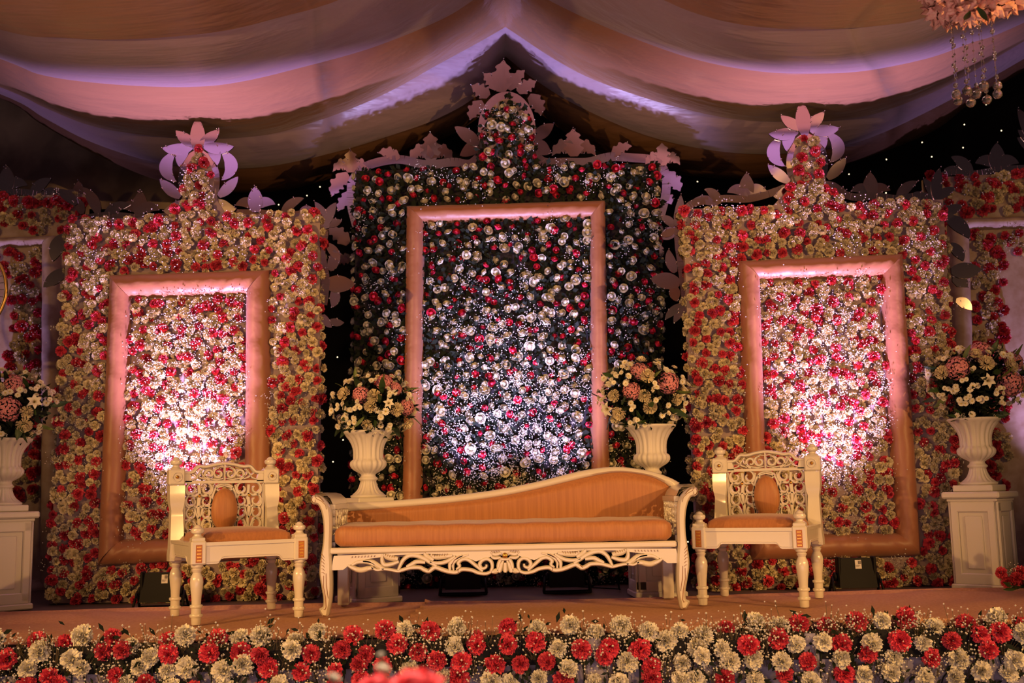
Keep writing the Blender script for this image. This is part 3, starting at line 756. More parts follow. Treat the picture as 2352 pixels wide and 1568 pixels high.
# front legs sweeping up into the scrolled arms, one continuous carved piece each
legL = [zoomA(*q) for q in ((165, 1462), (150, 1440), (132, 1405), (135, 1385), (165, 1368), (170, 1300), (158, 1220), (142, 1130), (133, 1050), (138, 970), (150, 890), (158, 840), (168, 760), (172, 650), (165, 560), (150, 490), (128, 440), (108, 425), (80, 425), (58, 400), (55, 365), (75, 342), (105, 335), (150, 350), (195, 395), (228, 450), (243, 530), (246, 640), (242, 750), (240, 860), (246, 960), (248, 1060), (250, 1150), (248, 1250), (238, 1340), (225, 1400), (210, 1458))]
legS = smooth_line([(x, y, 0) for x, y in legL + legL[:1]], 110)[:-1]
xmid = 1160
def mirror_px(q):                               # the same outline at the other end of the sofa (rail slopes .0235 with the roll)
    dx = q[0] - xmid; return (xmid - dx - 3, q[1] + .0240 * 2 * dx)
zmin = ZF - .001
for side in (0, 1):
    poly = [S(v.x, v.y) if not side else S(*mirror_px((v.x, v.y))) for v in legS]
    zlow = min(z for x, z in poly); poly = [(x, z - zlow + zmin) for x, z in poly]
    b = MB(); n = len(poly)
    cx = sum(x for x, z in poly) / n
    ins = []
    for i, (x, z) in enumerate(poly):
        x0, z0 = poly[i - 3]; x1, z1 = poly[(i + 3) % n]; l = math.hypot(x1 - x0, z1 - z0) or 1
        sgn = 1 if not side else -1
        ins.append((x + sgn * (z1 - z0) / l * .012, z - sgn * (x1 - x0) / l * .012))
    rings = [(ins, yF - .012), (poly, yF + .006), (poly, yF + .062), (ins, yF + .075)]
    vs = [(x, y, z) for pl, y in rings for x, z in pl]
    fs = [(k * n + i, k * n + (i + 1) % n, (k + 1) * n + (i + 1) % n, (k + 1) * n + i) for k in range(3) for i in range(n)] + [tuple(range(n))[::-1], tuple(3 * n + i for i in range(n))]
    b.add(vs, fs); leg = b.build('arm_leg', 'white_paint', sofa, so, angle=50)
    # incised gold-brown lines: knee strokes, scroll turns, shaft flutes
    g = MB(); sg = 1 if not side else -1
    def ln(pts, w=.0032):
        pp = []
        for q in pts:
            a = zoomA(*q); a = mirror_px(a) if side else a; x, z = S(*a); pp.append((x, z - zlow + zmin))
        g.ribbon(pp, w, yF - .0155, yF - .006)
    for k in range(6): ln([(150 + k * 2, 880 + k * 34), (170 + k, 892 + k * 32), (185, 915 + k * 30)])
    ln([(70, 352), (62, 385), (80, 410), (102, 400), (100, 380)]); ln([(95, 340), (110, 370), (160, 395), (195, 430), (205, 470)]); ln([(120, 340), (150, 365), (180, 400)])
    ln([(178, 1080), (176, 1180), (195, 1280), (200, 1370), (190, 1395), (178, 1388)], .004); ln([(200, 1060), (204, 1180), (220, 1290)], .004)
    g.build('carved_line', 'gold_line', leg, so)
# arms: rolled top slabs and carved side panels between front leg and back
for side in (0, 1):
    prof = [zoomA(*q) for q in ((60, 365), (80, 340), (120, 332), (170, 345), (215, 385), (240, 440))]
    front = [S(*(mirror_px(q) if side else q)) for q in prof]
    b = MB(); m = len(front)
    def fn(u, v):
        k = min(int(u * (m - 1) + 1e-6), m - 1); x, z = front[k]
        return (x, yF + .07 + (yB - yF - .07) * v, z + .004)
    b.grid(fn, m - 1, 4); b.grid(lambda u, v: (lambda p: (p[0], p[1], p[2] - .025))(fn(u, v)), m - 1, 4)
    b.build('arm_top', 'white_paint', sofa, so)
    xi = front[-1][0]; zi = front[-1][1]
    # pierced side panel
    b = MB(); bot = ZF + .40
    sgn = 1 if not side else -1
    y0, y1 = yF + .07, yB - .05
    b.box((xi, (y0 + y1) / 2, zi - .012), (.03, y1 - y0, .03)); b.box((xi, (y0 + y1) / 2, bot), (.03, y1 - y0, .05))
    rr = random.Random(9 + side)
    sub = MB()
    for k in range(7):
        yy = y0 + (y1 - y0) * (k + .5) / 7
        for j in range(4):
            zz = bot + .03 + (zi - bot - .05) * (j + .5) / 4; r0 = .032; ph = rr.uniform(0, 6); dr = rr.choice((-1, 1))
            pts = [(yy + r0 * (1 - t * .7) * math.cos(ph + dr * t * 5), zz + r0 * (1 - t * .7) * math.sin(ph + dr * t * 5)) for t in [i / 10 for i in range(11)]]
            sub.ribbon(pts, .015, -.012, .012)
    for v in sub.v: b.v.append((xi + v[1], v[0], v[2]))
    n0 = len(b.v) - len(sub.v); b.f += [tuple(i + n0 for i in f) for f in sub.f]; b.m += sub.m
    b.build('arm_panel', 'white_paint', sofa, so, angle=50)
    # back leg
    px = 789 if not side else 1534
    x = P(px, 1340, yB).x
    b = MB(); b.box((x, yB + .01, ZF + .25), (.072, .06, .5), bev=.006); b.build('rear_leg', 'white_paint', sofa, so, smooth=False)
# back rail and upholstered back
top = [(792, 1154), (850, 1152), (900, 1149), (1000, 1141), (1100, 1130), (1180, 1117), (1250, 1102), (1300, 1089), (1350, 1078), (1400, 1072), (1440, 1073), (1500, 1083), (1540, 1097), (1562, 1109)]
low = [(797, 1174), (850, 1170), (900, 1166), (1000, 1158), (1100, 1147), (1180, 1134), (1250, 1119), (1300, 1107), (1350, 1095), (1400, 1086), (1440, 1085), (1490, 1093), (1522, 1106), (1538, 1117)]
tq = [SB(v.x, v.y) for v in smooth_line([(x, y, 0) for x, y in top], 60)]
lq = [SB(v.x, v.y) for v in smooth_line([(x, y, 0) for x, y in low], 60)]
b = MB(); ya = yB - .075
rows = []
for k in range(61):
    t, l = Vector(tq[k]), Vector(lq[k])
    for f_, yy in ((1.0, yB + .01), (1.0, ya + .02), (.75, ya), (.3, ya - .004), (.0, ya + .012), (0, yB + .01)):
        p = l + (t - l) * f_; b.v.append((p.x, yy, p.y))
b.f = [(k * 6 + i, k * 6 + (i + 1) % 6, k * 6 + 6 + (i + 1) % 6, k * 6 + 6 + i) for k in range(60) for i in range(6)] + [tuple(range(6))[::-1], tuple(360 + i for i in range(6))]; b.m = [0] * len(b.f)
b.build('back_rail', 'white_paint', sofa, so, angle=60)
zseat = ZF + .42
b = MB()
def fn(u, v):
    k = min(int(u * 60 + .5), 60); x, z = lq[k]; zz = zseat + (z + .006 - zseat) * v
    bul = .05 * min(1, 6 * u, 6 * (1 - u)) ** .5 * min(1, 7 * (1 - v)) ** .5
    return (x, ya + .025 - bul, zz)
b.grid(fn, 60, 14)
b.build('back_cushion', 'silk', sofa, so)
b = MB(); b.prism([(lq[k][0], zseat - .05) for k in (60, 0)] + [(lq[k][0], lq[k][1] + .01) for k in range(61)], ya + .03, yB)
b.build('back_board', 'silk', sofa, so, smooth=False)
# seat cushion
A = S(765, 1259); B = S(1546, 1240); zt = S(765, 1213)[1]
zb = (A[1] + B[1]) / 2; zt = zb + .125
x0, x1 = A[0] + .006, B[0] - .004
b = MB(); sec = []
for k in range(13):
    a = -PI / 2 + PI * k / 12; sec.append((yF + .045 - .055 * math.cos(a) ** .6 if abs(math.cos(a)) > 1e-6 else yF + .045, (zb + zt) / 2 + (zt - zb) / 2 * math.copysign(abs(math.sin(a)) ** .7, math.sin(a))))
sec += [(yF + .25, zt + .012), (yB - .12, zt + .008), (yB - .06, zt - .03), (yB - .06, zb)]
nS = len(sec); NX = 60
for i in range(NX + 1):
    u = i / NX; e = min(u, 1 - u) * (x1 - x0); k = math.sqrt(max(0, 1 - max(0, 1 - e / .05) ** 2))
    for (y, z) in sec:
        zc = (zb + zt) / 2; b.v.append((x0 + (x1 - x0) * u, y + (1 - k) * .03 * (y < yF + .1), zc + (z - zc) * (.62 + .38 * k) + .002 * math.sin(u * 55)))
b.f = [(i * nS + j, i * nS + (j + 1) % nS, (i + 1) * nS + (j + 1) % nS, (i + 1) * nS + j) for i in range(NX) for j in range(nS)] + [tuple(range(nS))[::-1], tuple(NX * nS + j for j in range(nS))]; b.m = [0] * len(b.f)
b.build('seat_cushion', 'silk', sofa, so)
# seat frame under the cushion and the pierced apron
zr = zb; b = MB()
xl, xr = A[0] - .02, B[0] + .02
b.box(((xl + xr) / 2, yF + .03, zr - .019), (xr - xl, .07, .036), bev=.008)
b.box(((xl + xr) / 2, (yF + yB) / 2 + .05, zr - .02), (xr - xl + .02, yB - yF - .1, .03))
b.box(((xl + xr) / 2, yB, zr - .05), (xr - xl, .05, .09))
b.build('seat_rail', 'white_paint', sofa, so, smooth=False)
ap = MB(); gl = MB(); kx = s_ / 4.704
xc = S(1160, 1278)[0]; zc0 = zr - .040
def AZ(x, y, m=1):       # carving sketch units -> sofa front plane
    px = x - 940; return (xc + m * px * kx, zc0 - (y - 130 + .0235 * px) * kx)
RB = [([(1090, 340), (1150, 358), (1230, 345), (1300, 315), (1400, 302), (1460, 328), (1530, 322), (1600, 300), (1680, 270), (1720, 285), (1755, 305), (1800, 290), (1850, 264), (1950, 262), (2030, 280), (2080, 290), (2150, 275), (2230, 262), (2300, 270), (2360, 240)], 34),
      ([(1095, 335), (1078, 290), (1088, 235), (1130, 205), (1185, 218), (1212, 262), (1185, 302), (1145, 290), (1140, 262)], 30),
      ([(1180, 330), (1260, 262), (1330, 205), (1395, 198), (1438, 232), (1425, 268), (1460, 300)], 32),
      ([(1390, 155), (1470, 190), (1525, 240), (1528, 310)], 34), ([(1330, 150), (1420, 175), (1490, 235), (1490, 310)], 26),
      ([(1470, 160), (1560, 212), (1650, 226), (1740, 208)], 32), ([(1500, 150), (1600, 160), (1690, 160), (1730, 130)], 40),
      ([(1670, 255), (1740, 212), (1800, 172), (1880, 138), (1960, 134), (2020, 172), (2055, 230), (2080, 285)], 36), ([(1790, 212), (1880, 202), (1945, 230), (1990, 246)], 34),
      ([(2070, 190), (2150, 215), (2225, 216), (2250, 160), (2235, 100)], 34), ([(2080, 165), (2180, 140), (2235, 110)], 44), ([(2230, 262), (2290, 228), (2360, 182), (2450, 170)], 40),
      ([(1700, 190), (1770, 150), (1800, 110)], 40),
      ([(2340, 245), (2400, 250), (2480, 262), (2560, 235), (2610, 205)], 40), ([(2330, 215), (2400, 180), (2500, 175), (2570, 205)], 36),
      ([(905, 200), (872, 262), (858, 335)], 30), ([(925, 215), (890, 300)], 22), ([(1010, 330), (1085, 345)], 40), ([(980, 150), (1050, 160), (1090, 130)], 34), ([(985, 195), (1050, 200), (1090, 180)], 26)]
for pts, wd in RB:
    for m in (1, -1):
        q = smooth_line([(x, y, 0) for x, y in pts], max(10, len(pts) * 5))
        ap.ribbon([AZ(v.x, v.y, m) for v in q], wd * kx * 1.42, yF + .002, yF + .03)
for m in (1, -1):         # solid upper edge of the carving, and the end plates by the legs
    up_ = [AZ(940, 100, m), AZ(2760, 100, m), AZ(2790, 250, m), AZ(2660, 250, m), AZ(2600, 205, m), AZ(2420, 150, m), AZ(2300, 140, m), AZ(2100, 120, m), AZ(1900, 122, m), AZ(1750, 122, m), AZ(1500, 150, m), AZ(1330, 185, m), AZ(1250, 225, m), AZ(1190, 205, m), AZ(1100, 185, m), AZ(1040, 150, m), AZ(940, 190, m)]
    ap.prism(up_ if m < 0 else up_[::-1], yF + .008, yF + .026)
for dx in (-62, 0, 62):
    ap.ribbon([AZ(940 + dx * .55, 250), AZ(940 + dx, 330), AZ(940 + dx, 352)], 60 * kx, yF - .002, yF + .03)
ap.ribbon([AZ(900, 215), AZ(980, 215)], 60 * kx, yF - .004, yF + .03)
apron = ap.build('apron', 'white_paint', sofa, so, angle=50)
for m in (1, -1):
    for k in range(7): gl.ribbon([AZ(1560 + k * 26, 150 + (k % 2) * 4, m), AZ(1552 + k * 26, 128, m)], .0035, yF + .0, yF + .01)
    for k in range(5): gl.ribbon([AZ(2120 + k * 24, 150 - k * 6, m), AZ(2110 + k * 24, 128 - k * 6, m)], .0035, yF + .0, yF + .01)
    for k in range(8): gl.ribbon([AZ(2330 + k * 34, 130, m), AZ(2322 + k * 34, 112, m)], .0035, yF + .002, yF + .01)
    for k in range(4): gl.ribbon([AZ(1000 + k * 24, 135 + k * 4, m), AZ(1012 + k * 24, 112 + k * 4, m)], .0035, yF + .0, yF + .01)
    gl.ribbon([AZ(1420, 160, m), AZ(1480, 200, m), AZ(1505, 250, m)], .004, yF - .001, yF + .01)
    gl.ribbon([AZ(1760, 300, m), AZ(1740, 270, m)], .004, yF - .001, yF + .01); gl.ribbon([AZ(1440, 330, m), AZ(1440, 290, m)], .004, yF - .001, yF + .01)
gl.build('carved_line', 'gold_line', apron, so)
b = MB(); q = AZ(940, 175)
b.lathe([(0, .001), (.004, .012), (.010, .016), (.016, .012), (.018, .001)], 20, (0, 0, 0))
b.v = [(q[0] + x, yF - z + .004, q[1] + y) for x, y, z in b.v]; b.build('boss', 'gold', sofa, so)

# ------------------------------------------------------------------ chairs
def build_chair():
    root = thing('chair', (0, 0, ZF), '', 'chair', 'carved armless chairs beside the sofa')
    W, D = .60, .565; HX, HY = W / 2, D / 2
    lp = [(0, .024), (.006, .027), (.040, .028), (.043, .036), (.052, .038), (.058, .036), (.061, .028), (.092, .028), (.095, .035), (.104, .037), (.110, .034), (.113, .026), (.15, .028), (.20, .034), (.235, .0375), (.26, .035), (.278, .027), (.288, .022), (.296, .026), (.306, .031), (.312, .024), (.32, .034), (.335, .036)]
    fin = [(0, .03), (.006, .034), (.014, .022), (.022, .020), (.030, .034), (.044, .038), (.054, .034), (.058, .024), (.066, .020), (.074, .010), (.076, .001)]
    for sx in (-1, 1):
        x = sx * HX
        # front leg: turned shaft, square block with inlay, knob
        b = MB(); b.lathe(lp, 20, (x, -HY, 0)); lg = b.build('front_leg', 'white_paint', root, angle=40)
        b = MB(); b.box((x, -HY, .40), (.088, .088, .135), bev=.008); b.box((x, -HY, .475), (.074, .074, .02), bev=.004)
        b.build('leg_block', 'white_paint', lg, smooth=False)
        b = MB(); b.lathe(fin, 20, (x, -HY, .482)); b.build('knob', 'white_paint', lg, angle=40)
        for k in range(5):
            b = MB(); b.box((x, -HY - .0445, .357 + k * .019), (.030, .006, .012), bev=.002); b.build('inlay', 'gold', lg, smooth=False)
        b = MB(); b.box((x, -HY - .0435, .395), (.036, .003, .100)); b.build('inlay_panel', 'amber_inlay', lg, smooth=False)
        # back leg and post
        b = MB(); b.lathe(lp, 20, (x, HY, 0)); lg = b.build('back_leg', 'white_paint', root, angle=40)
        b = MB(); xx = x
        n = 12
        def pf(t): return .048 if t < .12 else (.044 - .010 * ((t - .12) / .55) if t < .67 else .034 + .012 * min(1, (t - .67) / .12))
        rings = []
        for i in range(n + 1):
            t = i / n; h = pf(t); zz = .33 + t * .46; yy = HY + .05 * t
            rings.append([(xx - h, yy - h, zz), (xx + h, yy - h, zz), (xx + h, yy + h * .8, zz), (xx - h, yy + h * .8, zz)])
        vs = [v for r in rings for v in r]
        b.add(vs, [(i * 4 + j, i * 4 + (j + 1) % 4, i * 4 + 4 + (j + 1) % 4, i * 4 + 4 + j) for i in range(n) for j in range(4)] + [(3, 2, 1, 0), (n * 4, n * 4 + 1, n * 4 + 2, n * 4 + 3)])
        b.box((xx, HY + .052, .842), (.100, .085, .10), bev=.009)
        b.build('post', 'white_paint', root, angle=30)
        b = MB(); b.lathe(fin, 20, (xx, HY + .052, .892)); b.build('knob', 'white_paint', lg, angle=40)
        b = MB(); b.lathe([(0, .001), (.003, .011), (.008, .010), (.011, .001)], 14); b.v = [(xx + p, HY + .0095 - r, .842 + q) for p, q, r in b.v]; b.build('stud', 'gold', root)
        b = MB()
        ring = [(xx + .028 * math.cos(k * PI / 12), HY + .009, .842 + .028 * math.sin(k * PI / 12)) for k in range(24)]
        b.tube(ring, .004, 6, True); b.build('stud_ring', 'white_paint', root)
    # seat rails with stepped lower edge
    def rail(p0, p1, name):
        L = (Vector(p1) - Vector(p0)).length; a = math.atan2(p1[1] - p0[1], p1[0] - p0[0])
        e = L / 2
        poly = [(-e, .335), (-e, .452), (e, .452), (e, .335), (e - .075, .335), (e - .085, .340), (e - .10, .360), (e - .115, .364), (-e + .115, .364), (-e + .10, .360), (-e + .085, .340), (-e + .075, .335)]
        b = MB(); b.prism(poly[::-1], -.020, .020)
        b.prism([(-e, .438), (-e, .458), (e, .458), (e, .438)][::-1], -.028, .020)
        fr = [(x * .985, z + (.012 if z < .4 else -.03)) for x, z in poly]
        b.ribbon([(x, z) for x, z in fr[3:]] + [(fr[0][0], fr[0][1])], .004, -.0235, -.019, False)
        ca, sa = math.cos(a), math.sin(a); cx, cy = (p0[0] + p1[0]) / 2, (p0[1] + p1[1]) / 2
        b.v = [(cx + x * ca - y * sa, cy + x * sa + y * ca, z) for x, y, z in b.v]
        b.build(name, 'white_paint', root, smooth=False)
    rail((-HX + .03, -HY - .012), (HX - .03, -HY - .012), 'seat_rail')
    rail((-HX - .012, HY - .03), (-HX - .012, -HY + .03), 'seat_rail')
    rail((HX + .012, -HY + .03), (HX + .012, HY - .03), 'seat_rail')
    rail((HX - .03, HY + .0), (-HX + .03, HY + .0), 'seat_rail')
    # seat cushion
    b = MB()
    def fn(u, v):
        x = (u - .5) * 2; y = (v - .5) * 2; e = max(abs(x), abs(y))
        k = (1 - e ** 6)
        r = .94 + .06 * k
        return (x * (HX - .03) * (1 + .0 * y), y * (HY - .015) + .0, .447 + .075 * max(0, k) ** .42 + .012 * (1 - x * x) * (1 - y * y))
    b.grid(fn, 28, 28); b.box((0, 0, .445), (W - .07, D - .04, .02)); b.build('seat_cushion', 'silk', root)
    # carved crest rail
    yb0, yb1 = HY + .030, HY + .060
    cr = MB()
    outl = [(-HX + .03, .800), (HX - .03, .800), (HX - .03, .818), (-HX + .03, .818)]
    cr.prism(outl[::-1], yb0, yb1)
    topc = [(-.25, .868), (-.20, .872), (-.165, .905), (-.12, .905), (-.06, .918), (0, .925), (.06, .918), (.12, .905), (.165, .905), (.20, .872), (.25, .868)]
    q = smooth_line([(x, z, 0) for x, z in topc], 50); cr.ribbon([(v.x, v.y) for v in q], .024, yb0 - .004, yb1, False)
    cr.prism([(-HX + .03, .81), (-HX + .03, .876), (-.22, .872), (-.205, .81)], yb0, yb1); cr.prism([(HX - .03, .81), (.205, .81), (.22, .872), (HX - .03, .876)], yb0, yb1)
    def spiral(mb, cx, cz, r, ph, turns, hand, wd, y0=yb0, y1=yb1, shrink=.72):
        wd *= 1.4
        n = int(14 * turns) + 6
        mb.ribbon([(cx + r * (1 - shrink * t) * math.cos(ph + hand * t * turns * 2 * PI), cz + r * (1 - shrink * t) * math.sin(ph + hand * t * turns * 2 * PI)) for t in [i / n for i in range(n + 1)]], wd, y0, y1)
    for m in (1, -1):
        spiral(cr, m * .038, .862, .036, PI / 2 if m > 0 else PI / 2, 1.1, -m, .014)
        spiral(cr, m * .095, .858, .036, -PI / 2, 1.1, m, .014)
        cr.ribbon([(m * .01, .83), (m * .05, .822), (m * .10, .83), (m * .14, .855), (m * .15, .885)], .014, yb0, yb1)
        cr.ribbon([(m * .135, .89), (m * .16, .86), (m * .175, .835), (m * .21, .822)], .015, yb0, yb1)
        cr.ribbon([(m * .12, .825), (m * .155, .838), (m * .19, .865)], .014, yb0, yb1)
        cr.ribbon([(m * .0, .90), (m * .03, .905), (m * .055, .895)], .012, yb0, yb1)
    cr.ribbon([(0, .815), (0, .92)], .018, yb0 - .003, yb1)
    cr.build('crest_rail', 'white_paint', root, angle=45)
    # pierced scroll panels either side of the oval pad
    for m in (1, -1):
        b = MB(); X = lambda x: m * x
        def rb(pts, wd=.013):
            wd *= 1.45
            q = smooth_line([(x, z, 0) for x, z in pts], len(pts) * 5); b.ribbon([(X(v.x), v.y) for v in q], wd, yb0 + .004, yb1 - .004)
        cxx = .158
        rb([(.252, .455), (.250, .60), (.252, .80)], .014); rb([(cxx, .79), (cxx - .004, .72), (cxx + .003, .65), (cxx - .004, .56), (cxx, .46)], .017)
        for sg in (1, -1):
            for (z0, r) in ((.765, .040), (.690, .042), (.612, .040), (.535, .042), (.480, .034)):
                spiral(b, X(cxx + sg * .045), z0, r, PI / 2 + .3 * sg * m, .95, -sg * m, .012, yb0 + .004, yb1 - .004, .6)
            rb([(cxx, .735), (cxx + sg * .03, .722), (cxx + sg * .075, .74), (cxx + sg * .088, .79)])
            rb([(cxx, .66), (cxx + sg * .035, .648), (cxx + sg * .075, .66), (cxx + sg * .088, .705)])
            rb([(cxx, .50), (cxx + sg * .04, .575), (cxx + sg * .085, .57)])
            rb([(cxx, .58), (cxx + sg * .02, .62), (cxx + sg * .028, .67)], .011); rb([(cxx, .455), (cxx + sg * .05, .462), (cxx + sg * .088, .50)])
        rb([(.07, .46), (.078, .54), (.088, .62), (.078, .70), (.055, .765), (.0, .785)], .015)
        rb([(0, .795), (.03, .79), (.05, .775), (.04, .755), (.022, .76)], .011)
        rb([(.03, .462), (.10, .455), (.18, .462), (.25, .455)], .014)
        cp = b.build('carved_panel', 'white_paint', root, angle=45)
        b = MB(); b.lathe([(0, .001), (.003, .010), (.008, .009), (.010, .001)], 12); b.v = [(X(cxx) + p, yb0 + .004 - r, .722 + q) for p, q, r in b.v]; b.build('stud', 'gold', cp)
    # oval padded back
    b = MB()
    prof = [(0, 1), (.012, 1), (.022, .94), (.032, .8), (.040, .55), (.043, .25), (.044, .02)]
    b.lathe(prof, 32); b.v = [(x * .083, yb0 + .006 - z * 1.1, .632 + y * .136) for x, y, z in b.v]
    b.build('back_pad', 'silk', root)
    return root
def copy_tree(o, parent=None):
    c = o.copy(); COL.objects.link(c); c.parent = parent
    for ch in [x for x in bpy.data.objects if x.parent == o]: copy_tree(ch, c)
    return c
ch1 = build_chair()
ch2 = copy_tree(ch1)
def place(o, legs, rz):
    c = sum((FL(*q, ZF) for q in legs), Vector()) / 4
    o.location = (c.x, c.y, ZF - (.008 if rz > 0 else 0)); o.rotation_euler = (0, 0, math.radians(rz))
place(ch1, [(455, 1431), (690, 1416), (398, 1409), (620, 1394)], 29)
place(ch2, [(1613, 1390), (1847, 1391), (1663, 1369), (1885, 1373)], -24)
ch1['label'] = 'white carved chair with copper oval back pad, by the sofa\'s low-backed end'
ch2['label'] = 'white carved chair with copper oval back pad, by the sofa\'s high-backed end'

# ------------------------------------------------------------------ pedestals, urns, bouquets
H = .716 - .062
def pedestal_mesh():
    b = MB(); w = .300
    b.box((0, 0, H / 2), (w, w, H))
    sub = MB(); sub.box((0, 0, H - .022), (w + .085, w + .085, .044), bev=.010); sub.box((0, 0, H - .055), (w + .035, w + .035, .022), bev=.006)
    base = MB(); base.box((0, 0, .02), (w + .05, w + .05, .04), bev=.008)
    fr = []
    for k in range(4):
        f = MB(); a = k * PI / 2; e = w / 2
        for (cx, cz, dx, dz) in ((-.122, H / 2 - .01, .05, H - .12), (.122, H / 2 - .01, .05, H - .12), (0, H - .10, w - .006, .07), (0, .075, w - .006, .075)):
            f.box((cx, -e - .008, cz), (dx, .018, dz), bev=.006)
        f.box((0, -e - .004, H / 2 - .01), (.115, .014, H - .30), bev=.006)
        f.v = [(x * math.cos(a) - y * math.sin(a), x * math.sin(a) + y * math.cos(a), z) for x, y, z in f.v]
        fr.append(f.mesh('side_panel', 'plaster', False))
    return b.mesh('shaft', 'plaster', False), sub.mesh('cap', 'plaster', False), base.mesh('base', 'plaster', False), fr
PM = pedestal_mesh()
uprof = [(0, .118), (.015, .123), (.02, .112), (.03, .098), (.04, .086), (.055, .073), (.07, .065), (.10, .055), (.115, .054), (.12, .062), (.127, .066), (.135, .064), (.14, .056), (.15, .049), (.16, .05), (.168, .06), (.178, .078), (.19, .098), (.205, .113), (.22, .121), (.235, .122), (.248, .118), (.256, .110), (.262, .104), (.275, .101), (.30, .100), (.32, .101), (.34, .104), (.36, .110), (.38, .119), (.40, .131), (.415, .143), (.43, .158), (.44, .169), (.448, .174), (.456, .174), (.458, .166), (.45, .15), (.42, .12), (.40, .10)]
def umod(z, a):
    if .165 < z < .258: return 1 + .10 * (abs(math.sin(a * 9)) - .6)
    if .264 < z < .425: return 1 + .10 * (abs(math.sin(a * 9)) - .6)
    if .022 < z < .105: return 1 + .10 * (abs(math.sin(a * 9)) - .6)
    return 1
b = MB(); b.lathe(uprof, 144, (0, 0, .045), umod); UM = b.mesh('vessel', 'plaster')
b = MB(); b.box((0, 0, .0225), (.265, .265, .045), bev=.006); UPm = b.mesh('plinth', 'plaster', False)

